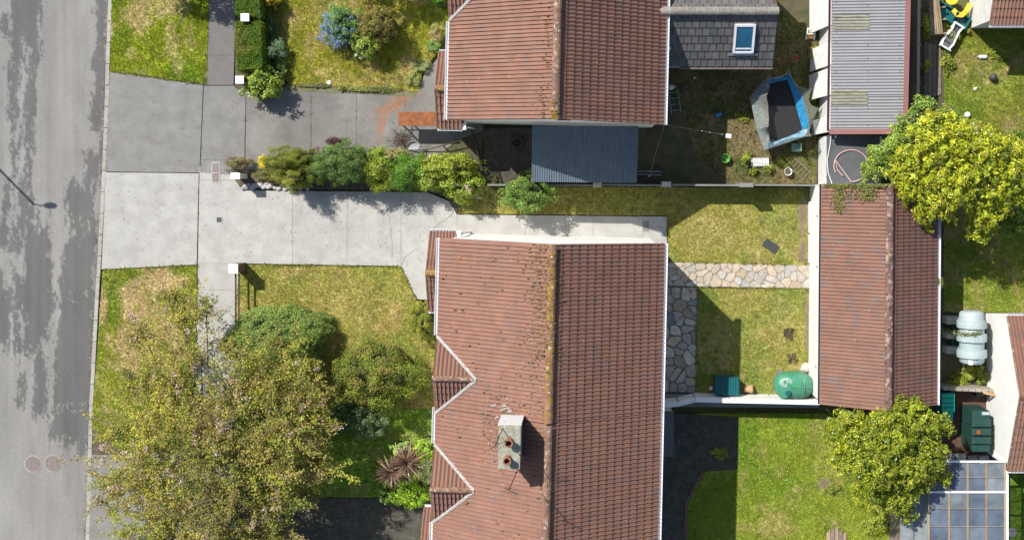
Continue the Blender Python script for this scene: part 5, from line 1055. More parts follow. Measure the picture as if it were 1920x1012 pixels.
    V = np.concatenate(Vs); finish('crown', V, np.arange(len(V)).reshape(-1, 4), m_leaf, t, np.concatenate(Cs))
    V = np.concatenate(Fv); finish('blossom', V, np.arange(len(V)).reshape(-1, 4), m_leaf, t, np.concatenate(Fc))
    mb.build('trunk', m_bark, t); tw.build('twigs', mat('twig', (.19, .135, .10), .85, .3, 6), t)
blossom()
# --- right-hand trees
YG = [(.33, .33, .016), (.28, .30, .014), (.23, .27, .016), (.40, .38, .04), (.17, .23, .018)]
GL = [(.15, .22, .03), (.20, .26, .03), (.11, .18, .03), (.26, .30, .06)]
t = tree('golden_tree', 'yellow-leaved broad evergreen tree behind the tiled shed', 1800, 320, 150, 130, 5.0, YG, 27000, .15, .062, m_gloss, [(1770, 262, 62, .95), (1840, 280, 62, .93), (1720, 320, 58, .85), (1800, 330, 66, .92), (1870, 330, 56, .85), (1760, 375, 46, .8), (1850, 390, 44, .75), (1845, 430, 28, .6), (1735, 400, 26, .7), (1900, 290, 40, .8), (1910, 360, 32, .7), (1738, 425, 14, .6), (1700, 360, 30, .75)], 150, .145, trunk=.16, inner=.25)
tree('green_evergreen', 'glossy green tree against the left of the golden tree', 1730, 250, 80, 60, 4.0, GL, 11000, .14, .06, m_gloss, [(1735, 225, 46, .95), (1700, 265, 42, .85), (1660, 300, 34, .75), (1745, 262, 40, .85), (1640, 318, 24, .65), (1785, 225, 30, .8)], 60, .24)
tree('green_evergreen', 'dark green tree right of the golden tree at the edge', 1915, 300, 40, 60, 4.0, [(.10, .17, .02), (.14, .20, .02)], 4000, .14, .06, m_gloss, [(1915, 285, 36, .7), (1925, 380, 30, .6), (1905, 420, 22, .5)], 40, .24)
OG = [(.20, .235, .014), (.23, .25, .016), (.15, .19, .014), (.28, .285, .024), (.11, .16, .014)]
tree('olive_tree', 'olive-yellow broad evergreen tree at the lower end of the tiled shed', 1670, 850, 120, 110, 4.6, OG, 26000, .13, .058, m_gloss, [(1610, 820, 54, .85), (1582, 800, 34, .75), (1690, 775, 34, .8), (1670, 815, 56, .95), (1650, 870, 58, .97), (1590, 860, 36, .75), (1725, 800, 48, .85), (1745, 850, 42, .8), (1700, 880, 46, .88), (1640, 925, 44, .75), (1690, 930, 38, .72), (1730, 890, 40, .72), (1710, 765, 26, .75), (1765, 800, 28, .65), (1700, 960, 22, .6), (1770, 895, 20, .6)], 150, .145, trunk=.15, inner=.25)
# ivy on the tiled shed
rg = np.random.default_rng(9); n = 1300; ix = np.concatenate([rg.normal(1572, 6, 300), rg.uniform(1545, 1690, 600), rg.normal(1624, 8, 250), rg.normal(1600, 25, 150)]); iy = np.concatenate([rg.uniform(350, 400, 300), 345+np.abs(rg.normal(0, 3, 600)), rg.uniform(345, 375, 250), 348+np.abs(rg.normal(0, 14, 150))])
p = np.array([tuple(P(a, b, 3.35)) for a, b in zip(ix, iy)]); xl = p[:, 0]-Os.x; p[:, 2] = rg_-np.abs(xl)*(rg_-ev)/wl+.06+rg.uniform(0, .12, n)
p[:, :2] *= ((H-p[:, 2])/(H-3.35))[:, None]
v, c = leafquads(p, unit(rg.normal(size=(n, 3))*.5+np.array((-.3, 0, 1.))), .07, .055, np.array([(.20, .26, .04), (.26, .30, .06), (.15, .21, .03), (.24, .22, .07)])[rg.integers(0, 4, n)]*rg.uniform(.7, 1.2, n)[:, None], rg)
iv = thing('ivy', 'green ivy creeping over the upper end of the tiled shed roof', 'ivy', P(1600, 350, 3.2)); finish('foliage', v, np.arange(len(v)).reshape(-1, 4), m_leaf, iv, c)
tw = MB()
for k in range(9): a = P(1550+k*15, 347, 3.3); b = P(1550+k*15+random.uniform(-10, 10), 358+random.uniform(0, 45), 3.3); tw.tube([a, (a+b)/2+Vector((.05, 0, .03)), b], .012, 4, .006)
tw.build('vine_stem', m_bark, iv)
# yard weeds
for px, py, rx, ry, h, lab in ((1526, 100, 10, 14, .5, 'yellowish weeds beside the white boards'), (1533, 140, 9, 22, .5, 'weed clump against the leaning white boards'), (1523, 178, 10, 14, .4, 'weed clump right of the trampoline net'), (1396, 218, 14, 12, .12, 'low mossy weeds left of the trampoline'), (1400, 300, 12, 14, .25, 'green weed clump left of the white slab'), (1442, 316, 10, 8, .3, 'green weed below the white slab'), (1412, 322, 8, 8, .3, 'small leafy weed near the boundary wall'), (1470, 300, 16, 16, .08, 'thin green weeds on the sunny dirt'),
    (1712, 40, 12, 16, .6, 'leafy weeds left of the fence top'), (1735, 50, 12, 24, .7, 'yellow-green climber on the fence by the pallets'), (1736, 125, 10, 12, .6, 'yellow-green climber in the middle of the fence'), (1712, 170, 10, 24, .6, 'weeds between corrugated shed and fence bottom'), (1775, 115, 14, 22, .4, 'green weeds below the grey toy seat'), (1790, 70, 10, 14, .4, 'weeds right of the grey toy seat'), (1815, 58, 5, 5, .3, 'tiny yellow flowering weed at the bungalow corner'),
    (1808, 700, 22, 18, .4, 'green weeds under the pale tank end'), (1840, 705, 14, 20, .5, 'green weeds against the white gable wall'), (1795, 716, 20, 8, .4, 'green weeds along the stone ledge'), (1812, 626, 34, 5, 1.7, 'creeper trailing across the pale oil tank'), (1788, 630, 8, 8, .7, 'creeper tuft on the blocks left of the pale tank'), (1762, 528, 4, 8, 2.4, 'ivy tuft at the right gutter of the tiled shed'), (1481, 626, 12, 16, .1, 'dark dry weed patch in the lower rear lawn'), (1486, 672, 10, 10, .1, 'dark dry weed patch above the oil tank'), (1880, 100, 26, 14, .3, 'grassy weeds in the shade of the top right bungalow'), (1350, 850, 20, 12, .15, 'weeds growing in the shaded lower patio'), (1640, 985, 24, 18, .4, 'weedy flowers below the olive tree'), (1560, 915, 16, 10, .3, 'grassy clump beside the bare soil patch')):
    dark = 'dark' in lab; low = h > 1.5
    if low:
        rg = np.random.default_rng(px); n = 260; x = px+rg.uniform(-rx, rx, n); y = py+rg.normal(size=n)*ry*.5; q = np.array([tuple(P(a, b, h)) for a, b in zip(x, y)])
        q[:, 2] = h+.06+rg.uniform(0, .1, n) if 'tank' not in lab else 1.75-((x-1824)/29)**2*.52+rg.uniform(-.02, .06, n)
        t = thing('creeper', lab, 'plant', (q[:, 0].mean(), q[:, 1].mean(), q[:, 2].min())); v, c = leafquads(q, unit(rg.normal(size=(n, 3))*.6+np.array((0, 0, 1.))), .08, .06, np.array([(.2, .26, .06), (.15, .2, .04), (.22, .2, .09)])[rg.integers(0, 3, n)], rg); finish('foliage', v, np.arange(len(v)).reshape(-1, 4), m_leaf, t, c)
        MB().tube([(q[:, 0].min(), q[:, 1].mean(), q[:, 2].min()), (q[:, 0].mean(), q[:, 1].mean(), q[:, 2].max()-.02), (q[:, 0].max(), q[:, 1].mean(), q[:, 2].min())], .012, 4).build('stem', m_bark, t)
    else: shrub('weeds', lab, px, py, rx, ry, h, [(.06, .055, .03), (.10, .085, .04)] if dark else [(.18, .22, .03), (.24, .26, .03), (.13, .17, .03)], n=int(rx*ry*(1.2 if dark else 2.)), L=.09, W=.045, K=14, crad=.4, cat='plant')
# ---------------------------------------------------------------- WALLS, PILLARS, RAILS, FENCES
def pillar(label, x, y, h, mside, s=.38, cx=16, cy=15):
    q = P(x, y, h); t = thing('gate_pillar', label, 'pillar', (q.x, q.y, 0), group='white-capped gate pillars'); k = (H-h)/F
    MB().box((q.x, q.y, (h-.06)/2), (cx*k-.05, cy*k-.05, h-.06)).build('shaft', mside, t)
    MB().prism([(q.x-cx*k/2, q.y-cy*k/2), (q.x+cx*k/2, q.y-cy*k/2), (q.x+cx*k/2, q.y+cy*k/2), (q.x-cx*k/2, q.y+cy*k/2)], h-.06, h, .015).build('cap', m_white, t)
pillar('white-capped pillar in the hedge near the top edge', 459, 33, 1.35, m_brick)
pillar('white-capped pillar between clipped hedge and round shrub', 449, 150, 1.35, m_brick)
pillar('white-capped pillar at the left end of the shrub bed', 441, 330, 1.1, m_whitedirty, cx=18, cy=12)
pillar('white-capped brown brick pillar at the front lawn corner', 437, 504, 1.15, m_brick, cx=18, cy=18)
rf_ = thing('rail_fence', 'brown two-rail fence below the brick pillar', 'fence', P(446, 545, 0)); xr_ = P(437, 504, 1.15).x
for z in (.82, .42): MB().box((xr_, (P(0, 513, z).y+P(0, 770, z).y)/2, z), (.05, P(0, 513, z).y-P(0, 770, z).y, .07)).build('rail', m_rail, rf_)
for yy in (600, 690, 770): MB().box((xr_+.05, P(0, yy, 0).y, .45), (.05, .05, .92)).build('post', m_rail, rf_)
bw = thing('boundary_wall', 'low grey boundary wall between the upper yard and rear lawn', 'wall', P(1300, 347, 0))
for a, b in ((918, 1122), (1118, 1252), (1248, 1402), (1396, 1530)): MB().prism(PP([(a, 344.8), (b, 345.8), (b, 349.2), (a, 348.2)]), -.1, 1.12 if a > 1200 else 1.0).build('panel', m_conc2, bw)
for x, y, cx, cy, m in ((1120, 347, 16, 9, m_kerb), (1250, 345.5, 17, 10, m_grender), (1400, 347, 24, 8, m_conc2)):
    q = P(x, y, 1.3); MB().prism(PP([(x-cx/2, y-cy/2), (x+cx/2, y-cy/2), (x+cx/2, y+cy/2), (x-cx/2, y+cy/2)], 1.3), -.1, 1.32 if x < 1390 else 1.5, .02).build('pier', m, bw)
ww = thing('white_garden_wall', 'white-capped low wall between the two rear gardens', 'wall', P(1400, 756, 0)); h = 1.25
pts_c = [(1240, 761), (1272, 757.5), (1304, 749.5), (1370, 751), (1450, 752.5), (1537, 754.5)]
for (x0, y0), (x1, y1) in zip(pts_c[:-1], pts_c[1:]):
    hh = h if x0 > 1290 else h-.1
    q = [(x0, y0-4.2), (x1-.3, y1-4.2), (x1-.3, y1+4.2), (x0, y0+4.2)]
    MB().prism(inset(PP(q, hh), .03), -.1, hh-.06).build('wall_panel', m_whitedirty, ww); MB().prism(PP(q, hh), hh-.06, hh, .01).build('coping', m_white, ww)
# yard gate + posts left of the carport
gt = thing('yard_gate', 'dark metal bar gate in the shade beside the upper house', 'gate', P(892, 285, 0))
a, b = P(884, 244, 1.2), P(904, 320, 1.2)
for z in (.25, 1.2): MB().tube([(a.x, a.y, z), (b.x, b.y, z)], .025, 6).build('rail', m_darkmetal, gt)
for k in range(15): q = a+(b-a)*k/14; MB().tube([(q.x, q.y, .08), (q.x, q.y, 1.28)], .014, 5).build('bar', m_darkmetal, gt)
# rear fence of the right yard
fn = thing('timber_fence', 'thin weathered timber fence right of the corrugated shed', 'fence', P(1722, 100, 0))
for k in range(7):
    y0, y1 = -60+k*36, -60+(k+1)*36; hz = 1.6
    a, b = P(1723.5-k*.35, y0, hz), P(1723.5-(k+1)*.35, y1, hz); MB().box(((a.x+b.x)/2, (a.y+b.y)/2, .8), (.05, abs(a.y-b.y)-.02, 1.6)).build('fence_panel', m_woodgrey, fn)
    MB().box(((a.x+b.x)/2, (a.y+b.y)/2, 1.62), (.11, abs(a.y-b.y), .04)).build('capping_rail', mat('pale_rail', (.40, .34, .25), .85, .2, 5), fn)
    MB().box((a.x+.04, a.y, .82), (.09, .09, 1.66)).build('post', m_wood, fn)
# pallets and boards behind the fence
pb = thing('slatted_screen', 'slatted timber panel leaning behind the fence at the top', 'timber panel', P(1752, 35, 0))
for k in range(6):
    a0 = P(1742+k*2.9, -20, .75+.05*k); b0 = P(1747+k*4.0, 64, .55); d = b0-a0; MB().box((a0+b0)/2, (.068, d.length, .02), rot=Euler((math.asin(d.z/d.length), 0, math.atan2(-d.x, d.y)))).build('slat', m_wood, pb)
for yy in (15, 38, 64): MB().box(P(1756+yy*.05, yy, .48), (.75, .06, .05), .12).build('batten', m_wood, pb)
pb2 = thing('ground_boards', 'weathered boards lying along the fence', 'boards', P(1747, 130, 0))
for k in range(4):
    x = 1732+k*8; MB().prism(PP([(x, 78+k*4), (x+7.3, 78+k*4), (x+7.3, 186-k*3), (x, 190-k*3)]), .0, .04+.005*k).build('board', m_woodgrey, pb2)
# ---------------------------------------------------------------- THINGS
# street lamp beyond the left edge (its shadow crosses the road)
sl_ = thing('street_lamp', 'grey street lamp beyond the left edge, its shadow crossing the road', 'street lamp', P(-112, 205, -.1)); b = P(-112, 205, -.1); hl = 5.7
MB().tube([b, b+Vector((0, 0, 1.2)), b+Vector((0, 0, hl))], .075, 10, .045).build('post', m_metal, sl_)
MB().tube([b+Vector((0, 0, hl-.05)), b+Vector((.2, 0, hl+.05)), b+Vector((.45, 0, hl+.07))], .03, 8).build('arm', m_metal, sl_)
MB().lathe(b+Vector((.4, 0, hl+.06)), [(.05, 0), (.11, .08), (.13, .3), (.09, .5), (.02, .56)], 12, 'x', (1, .6)).build('lamp_head', m_metal, sl_)
# rusty table
rt = thing('rusty_table', 'rust-orange steel table top on legs beside the upper porch', 'table', P(790, 225, 0)); a = P(747, 210, 1.); c = P(826, 236, 1.)
MB().box(((a.x+c.x)/2, (a.y+c.y)/2, 1.0), (c.x-a.x, a.y-c.y, .04)).build('table_top', m_rust, rt)
for x in (a.x+.05, c.x-.1):
    for yv in (a.y-.05, c.y+.05): MB().box((x, yv, .49), (.045, .045, .98)).build('leg', m_darkmetal, rt)
MB().box((a.x+.05, (a.y+c.y)/2, .5), (.03, a.y-c.y-.1, .03)).build('stretcher', m_darkmetal, rt)
MB().box(((a.x+c.x)/2, c.y+.05, .25), (c.x-a.x-.1, .03, .03)).build('stretcher', m_darkmetal, rt)
# wire rack and rail
wr_ = thing('wire_rack', 'curved grey metal wire rack lying by the shrub bed', 'rack', P(778, 282, 0))
for k in range(7):
    x = 770+k*2.6; MB().tube([P(x-3, 290, .1), P(x-3.5, 280, .42), P(x+2, 270, .4), P(x+7, 277, .12)], .011, 5).build('wire', m_metal, wr_)
for p in ((768, 288, 785, 292), (766, 279, 790, 284)): MB().tube([P(p[0], p[1], .12), P(p[2], p[3], .12)], .02, 5).build('cross_bar', m_metal, wr_)
lr = thing('low_rail', 'thin dark rail on short posts beside the wire rack', 'rail', P(835, 272, 0)); MB().tube([P(794, 283, .05), P(830, 273, .38), P(874, 261, .42)], .022, 6).build('rail', m_rail, lr)
for x, y in ((829, 273), (872, 261)): q = P(x, y, .38); MB().tube([(q.x, q.y, 0), (q.x, q.y, .4)], .03, 6).build('post', m_rail, lr)
tp = MB(); rg = random.Random(3)
for _ in range(90): a = P(752+rg.gauss(0, 9), 268+rg.gauss(0, 7), rg.uniform(.02, .2)); an = rg.uniform(0, 3.14); l = rg.uniform(.2, .5); tp.tube([a, a+Vector((math.cos(an)*l, math.sin(an)*l, rg.uniform(-.01, .08)))], .008, 3)
tp.build('twig_pile', mat('dead_twig', (.16, .115, .085), .9, .2, 4), label='heap of dead brown twigs on the upper driveway', cat='twigs')
# tyre
MB().lathe(P(970, 268, .0), [(.17, .02), (.27, .0), (.31, .06), (.31, .15), (.27, .2), (.19, .2), (.17, .16), (.17, .02)], 24, closed=False).build('tyre', mat('rubber', (.045, .045, .047), .8, .2, 4), label='old tyre lying in the dark side yard', cat='tyre', smooth=True)
# trampoline
tr_ = thing('trampoline', 'old trampoline with blue pads and sagging safety net', 'trampoline', P(1470, 215, 0))
OUT = [(1434, 150), (1480, 140), (1503, 178), (1519, 240), (1508, 256), (1433, 282), (1420, 244), (1407, 183)]; INN = [(1441, 158), (1476, 150), (1488, 184), (1504, 243), (1496, 249), (1446, 268), (1435, 240), (1430, 192)]
zt = .75
MB().prism(PP(INN, zt-.02), zt-.03, zt-.015).build('jumping_mat', m_blackmat, tr_)
for i in range(8):
    j = (i+1) % 8; q = PP([OUT[i], OUT[j], INN[j], INN[i]], zt); MB().prism(inset(q, .006), zt-.02, zt+.03+.004*(i % 2)).build('pad', m_padpale if i in (3, 4, 5, 6) else m_pad, tr_)
mb = MB(); MB().tube([P(x, y, zt-.05) for x, y in OUT+OUT[:1]], .03, 6).build('frame', m_metal, tr_)
for i in (0, 2, 4, 6): q = P(*OUT[i], zt); MB().tube([(q.x, q.y, zt-.05), (q.x, q.y, .02)], .025, 6).build('leg', m_metal, tr_)
TOPS = [(1443, 141, 1.8), (1479, 131, 2.0), (1521, 167, 1.7), (1533, 204, 1.6), (1521, 255, 1.5), (1440, 279, 1.2), (1440, 238, 1.5), (1438, 178, 1.6)]
for i, (x, y, z) in enumerate(TOPS):
    a = P(*OUT[i], zt); b = P(x, y, z); MB().tube([a-Vector((0, 0, .3)), b], .02, 6).build('net_pole', m_metal, tr_)
for i in range(8):
    j = (i+1) % 8; a, b, c, d = P(*OUT[i], zt+.03), P(*OUT[j], zt+.03), P(*TOPS[j]), P(*TOPS[i]); vs = []; nU, nV = 8, 5
    for u in range(nU+1):
        for v in range(nV+1):
            s, t_ = u/nU, v/nV; p = (a*(1-s)+b*s)*(1-t_)+(d*(1-s)+c*s)*t_; ctr = P(1470, 215, zt); sag = math.sin(math.pi*s)*t_; p = p+(ctr-p)*(.13*sag)+Vector((0, 0, -.28*sag)); vs.append(p+Vector((random.uniform(-.02, .02), random.uniform(-.02, .02), random.uniform(-.02, .02))))
    MB().add(vs, [(u*(nV+1)+v, (u+1)*(nV+1)+v, (u+1)*(nV+1)+v+1, u*(nV+1)+v+1) for u in range(nU) for v in range(nV)]).build('net', m_net, tr_, smooth=True)
# a green toy chair, slab, pots, ladder, buckets in the upper yard
def bucket(label, x, y, r, h, m, name='bucket', dark=None):
    q = P(x, y, h*.5); t = thing(name, label, 'bucket', (q.x, q.y, 0)); q = Vector((q.x, q.y, 0))
    MB().lathe(q, [(.01, .02), (r*.78, .02), (r*.76, 0), (r, h), (r*1.08, h), (r*1.08, h-.03), (r*.93, h-.03), (r*.74, .03), (.01, .03)], 20, closed=False).build('body', m, t, smooth=True)
    MB().tube([q+Vector((math.cos(a)*r, math.sin(a)*r*.3-.02, h+abs(math.sin(a))*.02)) for a in [math.pi*k/8 for k in range(9)]], .008, 4).build('handle', m_metal, t)
bucket('lime green bucket in the shaded upper yard', 1360, 297, .18, .28, m_greenp)
bucket('teal bucket by the white boards at the top', 1531, 36, .17, .25, m_tealb)
bucket('white pot of soil near the boundary wall', 1477, 322, .155, .26, m_white, 'pot')
MB().lathe(P(1477, 322, .2), [(.13, 0), (.13, .02)], 16).build('soil', m_soil, label='dry soil filling the white pot', cat='soil')
s_ = thing('ribbed_slab', 'pale ribbed plastic tray lying in the sunny upper yard', 'tray', P(1425, 304, 0)); q = P(1425, 304, .12)
MB().box((q.x, q.y, .06), (.78, .36, .10), .02).build('body', m_grender, s_)
for k in range(11): MB().box((q.x-.35+k*.07, q.y, .118), (.035, .32, .016), .02).build('rib', m_whitedirty, s_)
def ladder(label, a, b, wd, n, m=m_metal):
    a, b = Vector(a), Vector(b); t = thing('ladder', label, 'ladder', a); d = (b-a); s = d.cross(Vector((0, 0, 1))).normalized()*wd/2
    for e in (s, -s): MB().tube([a+e, b+e], .022, 5).build('side_rail', m, t)
    for k in range(n): q = a+d*(k+.5)/n; MB().tube([q-s, q+s], .016, 5).build('rung', m, t)
ladder('short ladder lying on the dirt near the boundary wall', P(1483, 303, .04), P(1515, 332, .04), .42, 6, m_woodgrey)
ladder('thin metal ladder frame lying in the shade by the upper house', P(1262, 168, .05), P(1268, 212, .05), .40, 4)
c_ = thing('plastic_jug', 'white plastic jug standing above the shaded ladder frame', 'jug', P(1258, 164, 0)); q = P(1258, 164, 0); MB().lathe(q, [(.1, 0), (.12, .05), (.12, .25), (.05, .33), (.05, .38)], 14).build('body', m_whitedirty, c_, smooth=True); MB().tube([q+Vector((.1, 0, .1)), q+Vector((.19, 0, .18)), q+Vector((.1, 0, .28))], .015, 5).build('handle', m_whitedirty, c_)
bucket('pale pot in the shade beside the ladder frame', 1285, 166, .11, .2, m_cover, 'pot')
def bits(label, x, y, m, pts, name='toy', cat='toy', z=.03):
    q = P(x, y, 0); t = thing(name, label, cat, (q.x, q.y, 0))
    for (dx, dy, dz, sx, sy, sz, rz) in pts: MB().box((q.x+dx, q.y+dy, dz), (sx, sy, sz), rz).build('piece', m, t)
bits('small blue toy on the shaded dirt', 1347, 216, m_blue, [(0, 0, .05, .2, .14, .1, .4), (.1, .04, .12, .09, .07, .06, .2)])
bits('pinkish red toy stick by the extension corner', 1490, 112, m_red, [(0, 0, .04, .34, .06, .05, .8), (.1, .1, .07, .12, .05, .05, .8)])
bits('tiny pale litter on the shaded dirt', 1302, 147, m_white, [(0, 0, .02, .1, .06, .03, .3), (.05, .03, .03, .04, .04, .03, .1)], 'litter', 'litter')
tc = thing('toy_chair', 'small pale green plastic chair beside the trampoline', 'chair', P(1490, 277, 0)); q = P(1490, 277, 0); m_sage = mat('sage_plastic', (.17, .30, .24), .5, .1, 4)
MB().box(q+Vector((0, 0, .26)), (.36, .34, .03)).build('seat', m_sage, tc); MB().box(q+Vector((.17, 0, .42)), (.03, .34, .32)).build('backrest', m_sage, tc)
for sx in (-.15, .15):
    for sy in (-.14, .14): MB().box(q+Vector((sx, sy, .13)), (.035, .035, .26)).build('leg', m_sage, tc)
wc = thing('play_chair', 'white toy chair with orange seat tipped by the white boards', 'chair', P(1518, 66, 0)); q = P(1518, 66, 0)
for dx, dy, l in ((-.18, 0, .5), (.18, 0, .5)): MB().tube([q+Vector((dx, -.2, .05)), q+Vector((dx*.9, 0, .3)), q+Vector((dx*.8, .25, .38))], .028, 6).build('frame', m_white, wc)
for dy, z in ((-.15, .1), (.0, .29), (.2, .36)): MB().tube([q+Vector((-.18, dy, z)), q+Vector((.18, dy, z))], .025, 6).build('cross_bar', m_white, wc)
MB().box(q+Vector((0, -.08, .2)), (.22, .16, .05), 0, Euler((.6, 0, .2))).build('seat', mat('orange_plastic', (.5, .2, .03), .5), wc)
wl_ = thing('washing_line', 'thin washing line stretched from the upper house to the trampoline', 'washing line', P(1246, 234, 0)); a, b = P(1246, 234, 2.0), P(1452, 268, 1.5)
MB().tube([a, (a+b)/2-Vector((0, 0, .12)), b], .005, 4).build('line', m_metal, wl_); MB().tube([P(1246, 234, 2.0), P(1228, 290, 1.9), P(1218, 330, 1.8)], .005, 4).build('line', m_metal, wl_)
MB().box(P(1366, 255, 1.72), (.22, .17, .06), -.1).build('peg_basket', m_white, wl_)
for k in range(6): q = a+(b-a)*(.05+.09*k+.02*(k % 2)); MB().box(q-Vector((0, 0, .08)), (.03, .02, .08)).build('peg', m_white, wl_)
MB().tube([(a.x, a.y, 0), (a.x, a.y, 2.0)], .03, 6).build('post', m_metal, wl_); MB().tube([(b.x, b.y, 0), (b.x, b.y, 1.5)], .03, 6).build('post', m_metal, wl_); q = P(1218, 330, 1.8); MB().tube([(q.x, q.y, 0), (q.x, q.y, 1.8)], .03, 6).build('post', m_metal, wl_)
bn = thing('plant_stand', 'pale metal stand in the shade right of the carport', 'stand', P(1218, 322, 0))
for p0_, p1_ in (((1196, 321), (1240, 322)), ((1196, 327), (1240, 328))): MB().tube([P(*p0_, .5), P(*p1_, .5)], .02, 5).build('bar', m_metal, bn)
for x, y in ((1197, 321), (1239, 322), (1197, 327), (1239, 328)): q = P(x, y, .5); MB().tube([(q.x, q.y, 0), (q.x, q.y, .5)], .018, 5).build('leg', m_metal, bn)
# middle rear garden
gr = thing('metal_grate', 'dark metal grate lying skewed on the rear lawn', 'grate', P(1445, 461, .02)); q = P(1445, 461, .05); ag = R(-33)
cz = Matrix.Rotation(ag, 3, 'Z')
for k in range(9): MB().box(q+cz @ Vector((0, -.18+k*.045, 0)), (.62, .022, .03), ag).build('bar', m_coverd, gr)
for k in range(7): MB().box(q+cz @ Vector((-.3+k*.1, 0, .012)), (.02, .38, .03), ag).build('cross_bar', m_coverd, gr)
gbx = thing('storage_box', 'dark teal ribbed plastic storage box by the garden wall', 'storage box', P(1362, 724, 0)); hb = .85; a, b = P(1341, 707, hb), P(1386, 741, hb)
cxm, cym = (a.x+b.x)/2, (a.y+b.y)/2; wx_, wy_ = b.x-a.x, a.y-b.y
MB().box((cxm, cym, .36), (wx_-.08, wy_-.08, .72)).build('body', m_teal, gbx); lid = MB().box((cxm, cym, .77), (wx_, wy_, .10)).build('lid', m_teal, gbx)
for k in range(9): MB().box((cxm-wx_/2+.08+k*(wx_-.16)/8, cym, .832), (.05, wy_-.06, .025)).build('rib', m_teal, lid)
MB().box((cxm, a.y-.015, .80), (wx_-.1, .03, .05)).build('handle', m_darkmetal, gbx)
MB().lathe(P(1333, 727, .0), [(.06, 0), (.09, .05), (.08, .14), (.03, .18)], 12).build('white_flowerpot', m_white, label='small white object left of the teal storage box', cat='pot')
q = P(1404, 729, .2); pt = thing('terracotta_pot', 'terracotta pot lying on its side beside the storage box', 'pot', (q.x, q.y, 0)); MB().lathe((q.x-.22, q.y, .2), [(.12, 0), (.155, .28), (.18, .30), (.19, .38), (.17, .38), (.14, .30), (.10, .03)], 20, 'x', closed=False).build('body', m_terra, pt, smooth=True)
MB().lathe((q.x-.22, q.y, .2), [(.01, -.002), (.12, 0)], 20, 'x', closed=False).build('base', m_terra, pt)
MB().lathe((q.x-.2, q.y, .2), [(.145, .22), (.01, .24)], 20, 'x', closed=False).build('dry_soil', m_soil, pt)
# green oil tank: rounded horizontal oval
def tank_oval(root, c, lx, ly, z0, z1, m, n=26, mm=14, pw=2.6):
    V = []; 
    for i in range(mm+1):
        ph_ = -math.pi/2+math.pi*i/mm
        for k in range(n):
            th_ = 2*math.pi*k/n; f = lambda v: math.copysign(abs(v)**(2/pw), v)
            V.append((c[0]+lx/2*f(math.cos(ph_))*f(math.cos(th_)), c[1]+ly/2*f(math.cos(ph_))*f(math.sin(th_)), (z0+z1)/2+(z1-z0)/2*f(math.sin(ph_))))
    return MB().add(V, [(i*n+k, i*n+(k+1) % n, (i+1)*n+(k+1) % n, (i+1)*n+k) for i in range(mm) for k in range(n)]).build('body', m, root, smooth=True)
ot = thing('oil_tank', 'green rounded plastic oil tank at the rear garden corner', 'oil tank', P(1488, 724, 0)); c = P(1488, 722, .85); k = (H-.85)/F
body = tank_oval(ot, c, 75*k, 50*k, .18, 1.3, m_tankg)
for dx in (-.45, .45): MB().box((c.x+dx, c.y, .12), (.22, 1.0, .24)).build('block', m_conc2, ot)
MB().box((c.x-.42, c.y-.28, 1.19), (.42, .34, .10), .25).build('moulding', m_tankg, body); MB().lathe((c.x-.30, c.y-.24, 1.2), [(.12, 0), (.12, .12), (.09, .15)], 16).build('filler_cap', m_teal, ot)
MB().lathe((c.x-.36, c.y+.17, 1.225), [(.30, -.04), (.27, .035), (.20, .06)], 20, 'z', (1.05, .75)).build('gauge_panel', m_tankw, body)
for dx, dy, a in ((-.44, .21, .4), (-.30, .12, .4)): MB().lathe((c.x+dx, c.y+dy, 1.285), [(.085, 0), (.075, .012)], 14, 'z', (.6, 1)).build('recess', m_tankg, body)
for dx in (.28,): MB().tube([(c.x+dx+.12*math.cos(a)-.02, c.y+math.sin(a)*.56*1.0, .74+math.cos(a)*.585) for a in [R(-75)+R(150)*j/14 for j in range(15)]], .016, 5).build('seam', m_tankg, body)
MB().tube([(c.x-.2, c.y-.02, 1.31), (c.x+.4, c.y-.03, 1.305), (c.x+.66, c.y-.03, 1.22)], .014, 5).build('seam', m_tankg, body)
# tanks on the right
pt_ = thing('pale_oil_tank', 'pale grey-green horizontal oil tank with raised bands', 'oil tank', P(1822, 630, 0)); zc = 1.15; q = P(1822, 632, zc); ly = 100*(H-zc)/F
prof = [(.30, -.06), (.42, 0), (.50, .05), (.52, .12)]
pf = [(.02, -ly/2), (.30, -ly/2), (.44, -ly/2+.04), (.50, -ly/2+.12), (.50, ly/2-.12), (.44, ly/2-.04), (.30, ly/2), (.02, ly/2)]
MB().lathe((q.x, q.y, zc), pf, 26, 'y').build('body', m_tankp, pt_, smooth=True)
for yv in (607, 632, 662): yy = P(0, yv, zc).y; MB().lathe((q.x, yy, zc), [(.48, -.17), (.60, -.15), (.61, 0), (.60, .15), (.48, .17)], 28, 'y').build('band', m_tankp, pt_, smooth=False)
MB().lathe((q.x+.15, q.y-ly/2+.16, zc+.42), [(.11, 0), (.11, .13), (.07, .16)], 14).build('filler_cap', mat('blue_grey_cap', (.16, .22, .26), .5), pt_)
MB().box((q.x-.2, q.y-ly/2+.14, zc+.45), (.16, .2, .04), 0, Euler((-.2, -.4, 0))).build('sticker', m_white, pt_)
for yv in (600, 627, 655): yy = P(0, yv, .4).y; MB().box((q.x-.1, yy, .3), (1.5, .30, .62)).build('block', m_mortar, pt_)
for yv in (613, 640):
    q2 = P(1793, yv, .2); bk = thing('teal_tub', f'bright teal tub beside the pale tank, {"upper" if yv < 620 else "lower"} one', 'tub', (q2.x, q2.y, 0), group='teal tubs by the pale tank'); MB().lathe((q2.x, q2.y, 0), [(.02, .02), (.15, .02), (.15, 0), (.2, .36), (.22, .36), (.19, .34), (.14, .04), (.02, .04)], 16, closed=False).build('body', m_tealb, bk)
